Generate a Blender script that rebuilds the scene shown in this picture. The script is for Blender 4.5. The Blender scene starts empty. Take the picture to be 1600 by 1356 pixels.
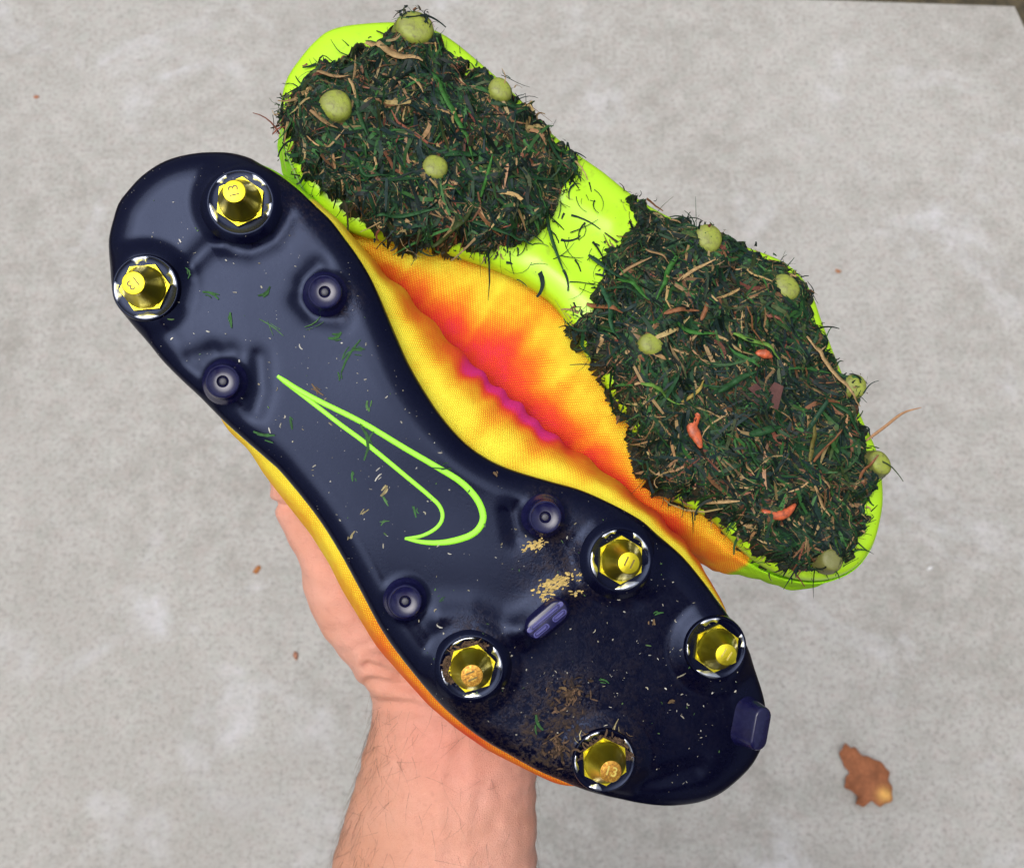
import bpy, bmesh, math, random
import numpy as np
from mathutils import Matrix, Vector

rng = np.random.default_rng(7)
random.seed(7)
SC = bpy.context.scene
COL = SC.collection
R = math.radians

# ------------------------------------------------------------------ camera
F = 1920.0                       # focal length of the phone in photograph pixels
CAM_H, TILT = 1.50, R(20)
cd = bpy.data.cameras.new('camera')
cam = bpy.data.objects.new('camera', cd); COL.objects.link(cam)
cam.location = (0, 0, CAM_H); cam.rotation_euler = (TILT, 0, 0)
cd.lens = 4.15; cd.sensor_fit = 'HORIZONTAL'; cd.sensor_width = 4.15 * 1600 / F
cd.clip_start = 0.02; cd.clip_end = 200
cd.dof.use_dof = True; cd.dof.focus_distance = 0.44; cd.dof.aperture_fstop = 2.6
SC.camera = cam
MH = Matrix.Translation((0, 0, CAM_H)) @ Matrix.Rotation(TILT, 4, 'X')

# ------------------------------------------------------------------ light
SUN_EL, SUN_AZ = R(74), R(218)
w = bpy.data.worlds.new('World'); SC.world = w; w.use_nodes = True
nt = w.node_tree; nt.nodes.clear()
sky = nt.nodes.new('ShaderNodeTexSky'); sky.sky_type = 'NISHITA'; sky.sun_disc = False
sky.sun_elevation = SUN_EL; sky.sun_rotation = SUN_AZ
sky.air_density = 1.0; sky.dust_density = 4.0; sky.ozone_density = 1.0
hs = nt.nodes.new('ShaderNodeHueSaturation'); hs.inputs['Saturation'].default_value = 0.42
bg = nt.nodes.new('ShaderNodeBackground'); bg.inputs['Strength'].default_value = 0.12
wo = nt.nodes.new('ShaderNodeOutputWorld')
nt.links.new(sky.outputs[0], hs.inputs['Color'])
tc = nt.nodes.new('ShaderNodeTexCoord'); sx = nt.nodes.new('ShaderNodeSeparateXYZ'); nt.links.new(tc.outputs['Generated'], sx.inputs[0])
mr = nt.nodes.new('ShaderNodeMapRange'); mr.inputs['To Min'].default_value = 0.34; mr.inputs['To Max'].default_value = 1.15; nt.links.new(sx.outputs['Z'], mr.inputs['Value'])
vm = nt.nodes.new('ShaderNodeVectorMath'); vm.operation = 'SCALE'; nt.links.new(hs.outputs[0], vm.inputs[0]); nt.links.new(mr.outputs[0], vm.inputs['Scale'])
nt.links.new(vm.outputs[0], bg.inputs['Color'])   # overcast: clouds are about three times darker at the horizon than overhead
nt.links.new(bg.outputs[0], wo.inputs['Surface'])
sd = bpy.data.lights.new('sun', 'SUN'); sd.energy = 1.0; sd.angle = R(46); sd.color = (1.0, 0.97, 0.93)
sun = bpy.data.objects.new('sun', sd); COL.objects.link(sun); sun.location = (0, 0, 5)
# the lamp shines from the same side of the sky as the sky texture's sun
sdir = Vector((math.sin(SUN_AZ) * math.cos(SUN_EL), math.cos(SUN_AZ) * math.cos(SUN_EL), math.sin(SUN_EL)))
sun.rotation_euler = sdir.to_track_quat('Z', 'Y').to_euler()
vs = SC.view_settings
vs.view_transform = 'Standard'; vs.look = 'None'; vs.gamma = 1.0; vs.use_curve_mapping = False
vs.exposure = 0.60
SC.cycles.max_bounces = 6; SC.cycles.diffuse_bounces = 3; SC.cycles.glossy_bounces = 3; SC.cycles.caustics_reflective = False; SC.cycles.caustics_refractive = False

# ------------------------------------------------------------------ materials
class N:
    """tiny node-graph helper"""
    def __init__(s, name):
        s.m = bpy.data.materials.new(name); s.m.use_nodes = True
        s.t = s.m.node_tree; s.t.nodes.clear()
        s.o = s.n('ShaderNodeOutputMaterial'); s.p = s.n('ShaderNodeBsdfPrincipled')
        s.l(s.p.outputs[0], s.o.inputs[0])
    def n(s, k, **kw):
        x = s.t.nodes.new(k)
        for a, b in kw.items(): setattr(x, a, b)
        return x
    def l(s, a, b): s.t.links.new(a, b)
    def put(s, sock, v):
        if hasattr(v, 'is_output'): s.l(v, sock)
        else: sock.default_value = v
    def math(s, op, a, b=0.0, c=0.0, clamp=False):
        x = s.n('ShaderNodeMath', operation=op); x.use_clamp = clamp
        s.put(x.inputs[0], a); s.put(x.inputs[1], b); s.put(x.inputs[2], c)
        return x.outputs[0]
    def noise(s, vec, scale, detail=4, rough=0.55, dist=0.0):
        x = s.n('ShaderNodeTexNoise'); s.put(x.inputs['Vector'], vec)
        x.inputs['Scale'].default_value = scale; x.inputs['Detail'].default_value = detail
        x.inputs['Roughness'].default_value = rough; x.inputs['Distortion'].default_value = dist
        return x.outputs['Fac']
    def voro(s, vec, scale, feature='F1'):
        x = s.n('ShaderNodeTexVoronoi', feature=feature); s.put(x.inputs['Vector'], vec); x.inputs['Scale'].default_value = scale
        return x
    def ramp(s, fac, stops, mode='LINEAR'):
        x = s.n('ShaderNodeValToRGB'); e = x.color_ramp.elements; x.color_ramp.interpolation = mode
        while len(e) < len(stops): e.new(0.5)
        for i, (p, c) in enumerate(stops):
            e[i].position = p; e[i].color = (c, c, c, 1) if not hasattr(c, '__len__') else (*c, 1)
        s.put(x.inputs[0], fac); return x.outputs[0]
    def mix(s, f, a, b, mode='MIX'):
        x = s.n('ShaderNodeMix', data_type='RGBA', blend_type=mode)
        s.put(x.inputs[0], f)
        for sock, v in ((x.inputs[6], a), (x.inputs[7], b)):
            s.put(sock, (*v, 1) if isinstance(v, tuple) and len(v) == 3 else v)
        return x.outputs[2]
    def attr(s, name):
        x = s.n('ShaderNodeAttribute'); x.attribute_name = name; return x
    def obj(s): return s.n('ShaderNodeTexCoord').outputs['Object']
    def uv(s): return s.n('ShaderNodeTexCoord').outputs['UV']
    def bump(s, h, strength, dist):
        x = s.n('ShaderNodeBump'); x.inputs['Strength'].default_value = strength; x.inputs['Distance'].default_value = dist
        s.put(x.inputs['Height'], h); s.l(x.outputs[0], s.p.inputs['Normal']); return x
    def set(s, **kw):
        for k, v in kw.items():
            k = {'base': 'Base Color', 'rough': 'Roughness', 'metal': 'Metallic', 'ior': 'IOR', 'coat': 'Coat Weight',
                 'coat_rough': 'Coat Roughness', 'sss': 'Subsurface Weight', 'sss_scale': 'Subsurface Scale',
                 'sss_radius': 'Subsurface Radius', 'spec': 'Specular IOR Level', 'trans': 'Transmission Weight',
                 'sheen': 'Sheen Weight', 'spec_tint': 'Specular Tint'}[k]
            s.put(s.p.inputs[k], (*v, 1) if isinstance(v, tuple) and len(v) == 3 and k == 'Base Color' else v)
        return s

def plain(name, base, rough=0.5, **kw):
    return N(name).set(base=base, rough=rough, **kw).m

def m_concrete():
    g = N('concrete'); o = g.obj()
    big = g.noise(o, 3.0, 5, 0.6, 0.4)
    mid = g.noise(o, 26, 5, 0.65)
    fine = g.noise(o, 170, 4, 0.7)
    c = g.ramp(big, [(0.32, (0.285, 0.272, 0.245)), (0.68, (0.39, 0.378, 0.35))])
    c = g.mix(g.ramp(mid, [(0.38, 0.0), (0.64, 0.75)]), c, (0.44, 0.425, 0.40))
    hue = g.noise(o, 60, 3, 0.6)
    c = g.mix(g.ramp(hue, [(0.48, 0.0), (0.70, 0.30)]), c, (0.41, 0.345, 0.32))
    c = g.mix(g.ramp(g.noise(o, 45, 3, 0.6, 0.3), [(0.48, 0.0), (0.70, 0.40)]), c, (0.34, 0.355, 0.32))
    c = g.mix(g.ramp(fine, [(0.32, 0.6), (0.50, 0.0)]), c, (0.20, 0.19, 0.18))
    c = g.mix(g.ramp(fine, [(0.56, 0.0), (0.76, 0.45)]), c, (0.55, 0.54, 0.52))
    pale = g.math('MULTIPLY', g.ramp(g.noise(o, 5.5, 6, 0.6, 0.8), [(0.55, 0.0), (0.70, 1.0)]), g.ramp(mid, [(0.4, 0.15), (0.65, 0.9)]))
    c = g.mix(g.math('MULTIPLY', pale, 0.8), c, (0.56, 0.56, 0.59))
    stain = g.math('MULTIPLY', g.ramp(g.noise(o, 1.7, 5, 0.65, 1.2), [(0.5, 0.0), (0.66, 1.0)]), g.ramp(mid, [(0.35, 0.2), (0.6, 1.0)]))
    c = g.mix(g.math('MULTIPLY', stain, 0.45), c, (0.275, 0.26, 0.235))
    pit = g.voro(o, 75)
    pitm = g.ramp(pit.outputs['Distance'], [(0.06, 1.0), (0.15, 0.0)])
    c = g.mix(g.math('MULTIPLY', pitm, 0.35), c, (0.21, 0.19, 0.175))
    g.set(base=c, rough=0.9, spec=0.25)
    h = g.math('ADD', g.math('MULTIPLY', fine, 0.7), g.math('MULTIPLY', mid, 0.6))
    g.bump(g.math('SUBTRACT', h, g.math('MULTIPLY', pitm, 0.3)), 0.35, 0.0022)
    return g.m

def m_sole():
    g = N('navy_outsole'); o = g.obj()
    d = g.attr('dirt').outputs['Fac']
    n1 = g.noise(o, 260, 5, 0.7); n2 = g.noise(o, 900, 3, 0.7); n3 = g.noise(o, 40, 4, 0.6)
    soil = g.math('MULTIPLY', d, g.ramp(g.math('ADD', g.math('MULTIPLY', n1, 0.6), g.math('MULTIPLY', n2, 0.4)), [(0.46, 0.0), (0.60, 1.0)]), clamp=True)
    dust = g.math('MULTIPLY', g.ramp(n3, [(0.35, 0.15), (0.7, 1.0)]), g.ramp(n2, [(0.35, 0.4), (0.7, 1.0)]))
    c = g.mix(g.math('MULTIPLY', dust, 0.018), (0.0010, 0.0010, 0.009), (0.16, 0.19, 0.30))
    sp = g.voro(o, 620); spm = g.ramp(sp.outputs['Distance'], [(0.06, 1.0), (0.12, 0.0)])
    rare = g.ramp(g.n('ShaderNodeSeparateColor').outputs[0] if False else g.noise(o, 140, 2, 0.5), [(0.58, 0.0), (0.64, 0.8)])
    c = g.mix(g.math('MULTIPLY', spm, rare), c, (0.40, 0.37, 0.30))
    c = g.mix(soil, c, g.mix(n2, (0.022, 0.014, 0.009), (0.085, 0.055, 0.030)))
    r = g.math('ADD', g.math('MULTIPLY', dust, 0.14), 0.15)
    r = g.math('ADD', r, g.math('MULTIPLY', soil, 0.5))
    g.set(base=c, rough=r, ior=1.43, spec_tint=(0.30, 0.37, 0.60, 1.0))
    g.bump(g.math('ADD', g.math('MULTIPLY', soil, 0.6), g.math('MULTIPLY', n2, 0.05)), 0.5, 0.0006)
    return g.m

def m_knit(name, lime=False):
    g = N(name); uv = g.uv()
    s = g.n('ShaderNodeSeparateXYZ'); g.l(uv, s.inputs[0])
    wob = g.noise(g.obj(), 120, 2, 0.5)
    b = g.math('ADD', g.math('DIVIDE', s.outputs[1], 0.00072), g.math('MULTIPLY', wob, 1.3))
    row = g.math('FLOOR', b)
    a = g.math('ADD', g.math('DIVIDE', s.outputs[0], 0.00105), g.math('MULTIPLY', g.math('MODULO', row, 2.0), 0.5))
    a = g.math('ADD', a, g.math('MULTIPLY', wob, 1.2))
    fa = g.math('SUBTRACT', g.math('FRACT', a), 0.5); fb = g.math('SUBTRACT', g.math('FRACT', b), 0.5)
    dist = g.math('SQRT', g.math('ADD', g.math('MULTIPLY', fa, fa), g.math('MULTIPLY', fb, fb)))
    st = g.ramp(dist, [(0.18, 1.0), (0.46, 0.0)])
    dye = g.attr('dye').outputs['Fac']
    irr = g.noise(g.obj(), 230, 3, 0.6)
    k = g.math('ADD', dye, g.math('MULTIPLY', g.math('SUBTRACT', irr, 0.5), 0.22))
    k = g.math('ADD', k, g.math('MULTIPLY', g.math('SUBTRACT', 0.62, st), 0.26), clamp=True)
    c = g.ramp(k, [(0.0, (0.92, 0.84, 0.07)), (0.16, (0.92, 0.71, 0.035)), (0.40, (0.82, 0.27, 0.012)),
                   (0.62, (0.80, 0.085, 0.015)), (0.80, (0.78, 0.022, 0.035)), (1.0, (0.72, 0.03, 0.26))])
    lm = g.attr('lime').outputs['Fac']
    c = g.mix(g.ramp(lm, [(0.4, 0.0), (0.6, 1.0)]), c, (0.36, 0.78, 0.012))
    g.set(base=c, rough=0.75, spec=0.2)
    g.bump(st, 0.6, 0.0004)
    return g.m

def m_lime():
    g = N('lime_plastic'); o = g.obj()
    d = g.noise(o, 190, 5, 0.7)
    c = g.mix(g.ramp(d, [(0.56, 0.0), (0.72, 0.35)]), (0.46, 0.80, 0.02), (0.25, 0.33, 0.03))
    fl = g.voro(o, 480); c = g.mix(g.math('MULTIPLY', g.ramp(fl.outputs['Distance'], [(0.07, 1.0), (0.12, 0.0)]), g.ramp(g.noise(o, 100, 2), [(0.56, 0.0), (0.62, 0.9)])), c, (0.03, 0.04, 0.015))
    g.set(base=c, rough=0.30)
    return g.m

def m_muddy_stud():
    g = N('muddy_lime_stud'); o = g.obj()
    z = g.n('ShaderNodeSeparateXYZ'); g.l(o, z.inputs[0])
    d = g.noise(o, 420, 5, 0.7); e = g.noise(o, 160, 3, 0.6)
    c = g.mix(g.ramp(e, [(0.40, 0.0), (0.66, 0.8)]), (0.29, 0.345, 0.04), (0.20, 0.205, 0.065))
    c = g.mix(g.ramp(d, [(0.50, 0.0), (0.72, 0.85)]), c, (0.12, 0.10, 0.045))
    low = g.math('MULTIPLY', g.ramp(g.math('ADD', g.math('MULTIPLY', z.outputs[2], 80.0), g.math('MULTIPLY', e, 0.5)), [(0.94, 1.0), (1.10, 0.0)]), 0.8)
    c = g.mix(low, c, g.mix(d, (0.08, 0.075, 0.025), (0.22, 0.22, 0.075)))
    g.set(base=c, rough=0.45); g.bump(d, 0.45, 0.0007)
    return g.m

def m_gold():
    g = N('anodised_yellow_metal'); o = g.obj()
    n = g.noise(o, 700, 4, 0.7); sc = g.noise(o, 160, 3, 0.6)
    c = g.mix(g.ramp(sc, [(0.60, 0.0), (0.78, 0.5)]), (0.74, 0.62, 0.035), (0.28, 0.16, 0.03))
    g.set(base=c, metal=1.0, rough=g.math('ADD', 0.26, g.math('MULTIPLY', n, 0.2)))
    g.bump(n, 0.12, 0.0003)
    return g.m

def m_worn_tip():
    g = N('worn_orange_tip'); o = g.obj()
    n = g.noise(o, 900, 4, 0.7)
    c = g.ramp(n, [(0.3, (0.16, 0.07, 0.015)), (0.52, (0.50, 0.24, 0.03)), (0.7, (0.74, 0.52, 0.10))])
    g.set(base=c, metal=0.6, rough=0.42); g.bump(n, 0.4, 0.0004)
    return g.m

def m_vcol(name, rough=0.6, sss=0.0, spec=0.35):
    g = N(name)
    a = g.attr('tint').outputs['Color']
    n = g.noise(g.obj(), 700, 3, 0.6)
    c = g.mix(1.0, a, g.ramp(n, [(0.25, 0.62), (0.75, 1.30)]), 'MULTIPLY')
    g.set(base=c, rough=rough, spec=spec)
    if sss: g.set(sss=sss, sss_scale=0.001)
    return g.m

def m_mat_base():
    g = N('compacted_grass'); o = g.obj()
    n = g.noise(o, 330, 6, 0.75, 0.6); n2 = g.noise(o, 70, 4, 0.6)
    c = g.ramp(n, [(0.30, (0.002, 0.004, 0.003)), (0.52, (0.008, 0.018, 0.010)), (0.70, (0.025, 0.034, 0.016))])
    c = g.mix(g.ramp(n2, [(0.5, 0.0), (0.75, 0.6)]), c, (0.05, 0.033, 0.018))
    g.set(base=c, rough=0.7); g.bump(n, 0.9, 0.0018)
    return g.m

def m_skin():
    g = N('skin'); o = g.obj()
    red = g.attr('flush').outputs['Fac']
    n1 = g.noise(o, 38, 4, 0.6); n2 = g.noise(o, 260, 4, 0.65); n3 = g.noise(o, 1300, 2, 0.5)
    c = g.mix(g.ramp(n1, [(0.3, 0.0), (0.72, 1.0)]), (0.72, 0.345, 0.235), (0.80, 0.43, 0.33))
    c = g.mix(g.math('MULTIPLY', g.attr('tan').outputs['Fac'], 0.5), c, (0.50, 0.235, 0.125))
    c = g.mix(g.math('MULTIPLY', g.math('ADD', red, g.math('MULTIPLY', g.math('SUBTRACT', n2, 0.5), 0.5), clamp=True), 0.5), c, (0.72, 0.28, 0.22))
    c = g.mix(g.ramp(n2, [(0.55, 0.0), (0.75, 0.22)]), c, (0.42, 0.17, 0.12))
    cr = g.voro(o, 1100, 'DISTANCE_TO_EDGE'); fine = g.ramp(cr.outputs['Distance'], [(0.0, 0.0), (0.16, 1.0)])
    g.set(base=c, rough=0.52, spec=0.35, sss=0.18, sss_scale=0.006, sss_radius=(1.0, 0.35, 0.2))
    g.bump(g.math('ADD', g.math('MULTIPLY', fine, 0.5), g.math('MULTIPLY', n2, 0.9)), 0.45, 0.0009)
    return g.m

def m_leaf():
    g = N('dry_leaf'); o = g.obj()
    a = g.attr('tint').outputs['Color']; n = g.noise(o, 90, 5, 0.65)
    c = g.mix(1.0, a, g.ramp(n, [(0.3, 0.6), (0.7, 1.25)]), 'MULTIPLY')
    g.set(base=c, rough=0.75, spec=0.2); g.bump(n, 0.5, 0.002)
    return g.m

def m_soil():
    g = N('dark_soil'); o = g.obj(); n = g.noise(o, 60, 6, 0.7)
    g.set(base=g.ramp(n, [(0.3, (0.025, 0.022, 0.015)), (0.7, (0.12, 0.095, 0.05))]), rough=0.95); g.bump(n, 0.8, 0.01)
    return g.m

def m_orange():
    g = N('orange_fruit_skin'); o = g.obj(); n = g.noise(o, 500, 4, 0.7)
    c = g.mix(g.ramp(n, [(0.42, 0.0), (0.66, 0.9)]), (0.60, 0.12, 0.04), (0.20, 0.055, 0.03))
    g.set(base=c, rough=0.4); g.bump(n, 0.4, 0.0005)
    return g.m

def m_navy_stud():
    g = N('navy_translucent_plastic'); o = g.obj(); n = g.noise(o, 500, 3, 0.6)
    c = g.mix(g.ramp(n, [(0.45, 0.0), (0.75, 0.5)]), (0.007, 0.007, 0.045), (0.02, 0.02, 0.075))
    g.set(base=c, rough=0.22, ior=1.55)
    return g.m

M = dict(concrete=m_concrete(), sole=m_sole(), knit=m_knit('knit_upper'), lime=m_lime(), mudstud=m_muddy_stud(), gold=m_gold(),
         worn=m_worn_tip(), bits=m_vcol('grass_pieces', 0.5, spec=0.18), debris=m_vcol('sole_debris', 0.8), mat=m_mat_base(), skin=m_skin(),
         leaf=m_leaf(), soil=m_soil(), orange=m_orange(), nstud=m_navy_stud(), rib=plain('pale_navy_ridge', (0.085, 0.085, 0.26), 0.25),
         print=plain('lime_print', (0.32, 0.84, 0.03), 0.45),
         ring=N('reflection_metal').set(base=(0.55, 0.58, 0.66), rough=0.28, metal=1.0).m,  # pale metal standing in for the reflections round each stud
         hole=plain('dark_hole', (0.008, 0.008, 0.012), 0.5), pin=plain('grey_pin', (0.07, 0.07, 0.085), 0.5),
         engrave=plain('engraved_mark', (0.16, 0.11, 0.015), 0.5), engrave2=plain('raised_mark', (0.80, 0.66, 0.16), 0.35, metal=0.7),
         lining=plain('dark_lining', (0.03, 0.02, 0.02), 0.9), hair=plain('arm_hair', (0.12, 0.06, 0.035), 0.5),
         shirt=plain('dark_shirt', (0.02, 0.02, 0.03), 0.9), trousers=plain('dark_trousers', (0.03, 0.035, 0.05), 0.9))

# ------------------------------------------------------------------ helpers
def mesh(name, verts, faces, mat, smooth=True):
    me = bpy.data.meshes.new(name)
    me.from_pydata([tuple(map(float, v)) for v in verts], [], [tuple(map(int, f)) for f in faces])
    me.materials.append(mat)
    if smooth: me.polygons.foreach_set('use_smooth', [True] * len(me.polygons))
    me.update(); return me

def link(name, me, parent=None, mw=None):
    o = bpy.data.objects.new(name, me); COL.objects.link(o)
    if parent: o.parent = parent
    if mw is not None:
        if parent: o.matrix_local = mw
        else: o.matrix_world = mw
    return o

def tag(o, label=None, cat=None, group=None, kind=None):
    for k, v in (('label', label), ('category', cat), ('group', group), ('kind', kind)):
        if v: o[k] = v
    return o

def fattr(me, name, vals):
    a = me.attributes.new(name, 'FLOAT', 'POINT'); a.data.foreach_set('value', np.asarray(vals, dtype=np.float32))

def cattr(me, name, cols):
    a = me.attributes.new(name, 'FLOAT_COLOR', 'POINT')
    c = np.ones((len(cols), 4), np.float32); c[:, :3] = cols
    a.data.foreach_set('color', c.ravel())

def cr(P, n, closed=False):
    """Catmull-Rom through P, resampled to n points of equal arc length"""
    P = np.asarray(P, float)
    Q = np.vstack([P[-1], P, P[0], P[1]]) if closed else np.vstack([2 * P[0] - P[1], P, 2 * P[-1] - P[-2]])
    out = []
    for i in range(len(P) if closed else len(P) - 1):
        p0, p1, p2, p3 = Q[i], Q[i + 1], Q[i + 2], Q[i + 3]
        t = np.linspace(0, 1, 24, endpoint=False)[:, None]
        out.append(0.5 * (2 * p1 + (p2 - p0) * t + (2 * p0 - 5 * p1 + 4 * p2 - p3) * t ** 2 + (3 * p1 - p0 - 3 * p2 + p3) * t ** 3))
    out = np.vstack(out + [P[:1] if closed else P[-1:]])
    s = np.r_[0, np.cumsum(np.linalg.norm(np.diff(out, axis=0), axis=1))]
    q = np.linspace(0, s[-1], n + 1)[:-1] if closed else np.linspace(0, s[-1], n)
    return np.stack([np.interp(q, s, out[:, k]) for k in range(out.shape[1])], 1)

def sm(a, b, x):
    t = np.clip((x - a) / (b - a), 0, 1); return t * t * (3 - 2 * t)

_waves = {}
def snoise(u, v, freq, seed, n=14):
    """smooth pseudo noise in -1..1, freq in cycles per metre"""
    if seed not in _waves:
        r = np.random.default_rng(seed); a = r.uniform(0, 2 * np.pi, n); f = r.uniform(0.5, 1.5, n)
        _waves[seed] = (np.cos(a) * f, np.sin(a) * f, r.uniform(0, 2 * np.pi, n))
    kx, ky, ph = _waves[seed]
    x = np.zeros(np.shape(u))
    for a, b, c in zip(kx, ky, ph): x = x + np.sin(2 * np.pi * freq * (a * u + b * v) + c)
    return x / math.sqrt(n)

def segdist(u, v, P, closed=True):
    P = np.asarray(P); Q = np.roll(P, -1, 0) if closed else P[1:]; P0 = P if closed else P[:-1]
    u = np.asarray(u, float); best = np.full(u.shape, 1e9)
    for (ax, ay), (bx, by) in zip(P0, Q):
        dx, dy = bx - ax, by - ay; L = dx * dx + dy * dy + 1e-18
        t = np.clip(((u - ax) * dx + (v - ay) * dy) / L, 0, 1)
        best = np.minimum(best, (u - ax - t * dx) ** 2 + (v - ay - t * dy) ** 2)
    return np.sqrt(best)

def inside(u, v, P):
    P = np.asarray(P); Q = np.roll(P, -1, 0); c = np.zeros(np.shape(u), bool)
    for (ax, ay), (bx, by) in zip(P, Q):
        if ay == by: continue
        k = ((ay > v) != (by > v)) & (u < (bx - ax) * (v - ay) / (by - ay) + ax); c ^= k
    return c

def sdist(u, v, P):
    d = segdist(u, v, P); return np.where(inside(u, v, P), d, -d)

def ray(px, py): return np.array([(px - 800) / F, -(py - 678) / F, -1.0])

class Frame:
    """a boot's own frame: u heel to toe, v across, w out of the sole; metres"""
    def __init__(s, heel, toe, depth, npx, tilt=0.0):
        n = -ray(*npx); n /= np.linalg.norm(n)
        mid = ((heel[0] + toe[0]) / 2, (heel[1] + toe[1]) / 2)
        s.o = ray(*mid) * depth
        a, b = s._hit(heel, n), s._hit(toe, n)
        u = (b - a) / np.linalg.norm(b - a)
        if tilt:
            Rm = np.array(Matrix.Rotation(tilt, 3, Vector(u))); n = Rm @ n
            a, b = s._hit(heel, n), s._hit(toe, n); u = (b - a) / np.linalg.norm(b - a)
        s.u, s.w = u, n; s.v = np.cross(n, u)
        s.len = np.linalg.norm(b - a)
        m = Matrix.Identity(4)
        for i in range(3): m[i][0], m[i][1], m[i][2], m[i][3] = s.u[i], s.v[i], s.w[i], s.o[i]
        s.M = MH @ m
    def _hit(s, p, n):
        r = ray(*p); return r * (n @ s.o) / (n @ r)
    def L(s, px, py, h=0.0):
        """point of the photograph measured in the boot's plane h above the sole"""
        r = ray(px, py); o = s.o + s.w * h
        p = r * (s.w @ o) / (s.w @ r) - s.o
        return np.array([p @ s.u, p @ s.v])
    def LL(s, pts, h=0.0): return np.array([s.L(x, y, h) for x, y in pts])

# ------------------------------------------------------------------ setting
def ground_point(px, py, z=0.0):
    d = MH.to_3x3() @ Vector(ray(px, py)); return Vector((0, 0, CAM_H)) + d * ((z - CAM_H) / d.z)

ea, eb, ec = ground_point(1320, -4), ground_point(1588, 5), ground_point(1606, 42)
ed = (eb - ea).normalized(); ee = (ec - eb).normalized()
def slab():
    # near slab: bounded by its far edge and its right edge, which meet in the corner top right
    far_l = eb - ed * 9; c = eb; near_r = eb + ee * 9
    near_l = far_l + ee * 9
    top = [far_l, c, near_r, near_l]
    vs_ = [(p.x, p.y, 0.0) for p in top] + [(p.x, p.y, -0.12) for p in top]
    bm = bmesh.new(); bv = [bm.verts.new(v) for v in vs_]
    f = bm.faces.new(bv[:4]); 
    for i in range(4): bm.faces.new([bv[i], bv[(i + 1) % 4], bv[(i + 1) % 4 + 4], bv[i + 4]])
    bmesh.ops.recalc_face_normals(bm, faces=bm.faces)
    bmesh.ops.bevel(bm, geom=[e for e in bm.edges if all(v.co.z > -0.01 for v in e.verts)], offset=0.008, segments=3, affect='EDGES')
    me = bpy.data.meshes.new('pavement'); bm.to_mesh(me); bm.free(); me.materials.append(M['concrete'])
    return tag(link('pavement', me), 'pale grey weathered concrete slab under the held boots', 'pavement', kind='structure')
slab()
gs = 60
tag(link('ground', mesh('ground', [(-gs, -gs, -0.05), (gs, -gs, -0.05), (gs, gs, -0.05), (-gs, gs, -0.05)], [(0, 1, 2, 3)], M['soil'], False)),
    'dark brown soil beyond the edge of the concrete', 'ground', kind='structure')

# ------------------------------------------------------------------ boots
def lathe(prof, n=32, cap=True):
    V, Fc = [], []
    for r, z in prof:
        for k in range(n):
            a = 2 * math.pi * k / n; V.append((r * math.cos(a), r * math.sin(a), z))
    for i in range(len(prof) - 1):
        for k in range(n):
            Fc.append((i * n + k, i * n + (k + 1) % n, (i + 1) * n + (k + 1) % n, (i + 1) * n + k))
    if cap:
        Fc.append(tuple((len(prof) - 1) * n + k for k in range(n)))
    return V, Fc

def sharp(me, ang=35):
    me.set_sharp_from_angle(angle=R(ang))
    return me

class Boot:
    def __init__(s, fr, outline_px, NK=560):
        s.f = fr
        p0 = fr.LL(outline_px); x0 = (p0[:, 0] - p0[:, 0].min()) / np.ptp(p0[:, 0])
        s.O = cr(np.array([fr.L(x, y, -0.0042 - 0.0038 * sm(0.72, 1.0, t) ** 2) for (x, y), t in zip(outline_px, x0)]), NK, True)
        a = s.O; area = 0.5 * np.sum(a[:, 0] * np.roll(a[:, 1], -1) - np.roll(a[:, 0], -1) * a[:, 1])
        if area < 0: s.O = s.O[::-1].copy()
        i0 = int(np.argmin(s.O[:, 0])); s.O = np.roll(s.O, -i0, 0)       # starts at the heel
        s.NK = NK
        t = np.roll(s.O, -3, 0) - np.roll(s.O, 3, 0); t /= np.linalg.norm(t, axis=1)[:, None]
        s.n = np.stack([t[:, 1], -t[:, 0]], 1)
        s.u0, s.u1 = s.O[:, 0].min(), s.O[:, 0].max()
        s.poly = s.O[::2]
        s.side = np.where(s.n[:, 1] > 0, 1, -1)
        # centre line
        us = np.linspace(s.u0 + 0.001, s.u1 - 0.001, 160); vc = []
        for u in us:
            j = np.where((s.O[:, 0] - u) * (np.roll(s.O[:, 0], -1) - u) <= 0)[0]; vc.append((s.O[j, 1].min() + s.O[j, 1].max()) / 2)
        vc = np.convolve(np.pad(vc, 10, 'edge'), np.ones(21) / 21, 'valid')
        uc = np.clip(s.O[:, 0], s.u0 + 0.040, s.u1 - 0.050)
        s.S = np.stack([uc, np.interp(uc, us, vc)], 1)
        s.us, s.vc = us, vc
        # soft upper bulges mostly sideways, so the concave waist does not fold over itself
        x = (s.O[:, 0] - s.u0) / (s.u1 - s.u0); wv = (0.88 * sm(0.10, 0.24, x) * sm(0.97, 0.80, x))[:, None]
        dn = s.n * (1 - wv) + np.c_[0 * x, s.side] * wv; s.dn = dn / np.linalg.norm(dn, axis=1)[:, None]

def sheet(b, hfun, rings, skirt, name, mat):
    """sole plate: rings from the centre line out to the outline, then a skirt"""
    rr = np.linspace(0, 1, rings) ** 0.85
    V = []
    for r in rr:
        p = b.S + (b.O - b.S) * r; V.append(np.c_[p, hfun(p[:, 0], p[:, 1])])
    e = V[-1]
    for off, dz in skirt:
        V.append(np.c_[b.O + b.n * off, e[:, 2] + dz])
    V = np.vstack(V); K = b.NK; Fc = []
    for i in range(len(V) // K - 1):
        for k in range(K): k2 = (k + 1) % K; Fc.append((i * K + k, (i + 1) * K + k, (i + 1) * K + k2, i * K + k2))
    return mesh(name, V, Fc, mat), V

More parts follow.
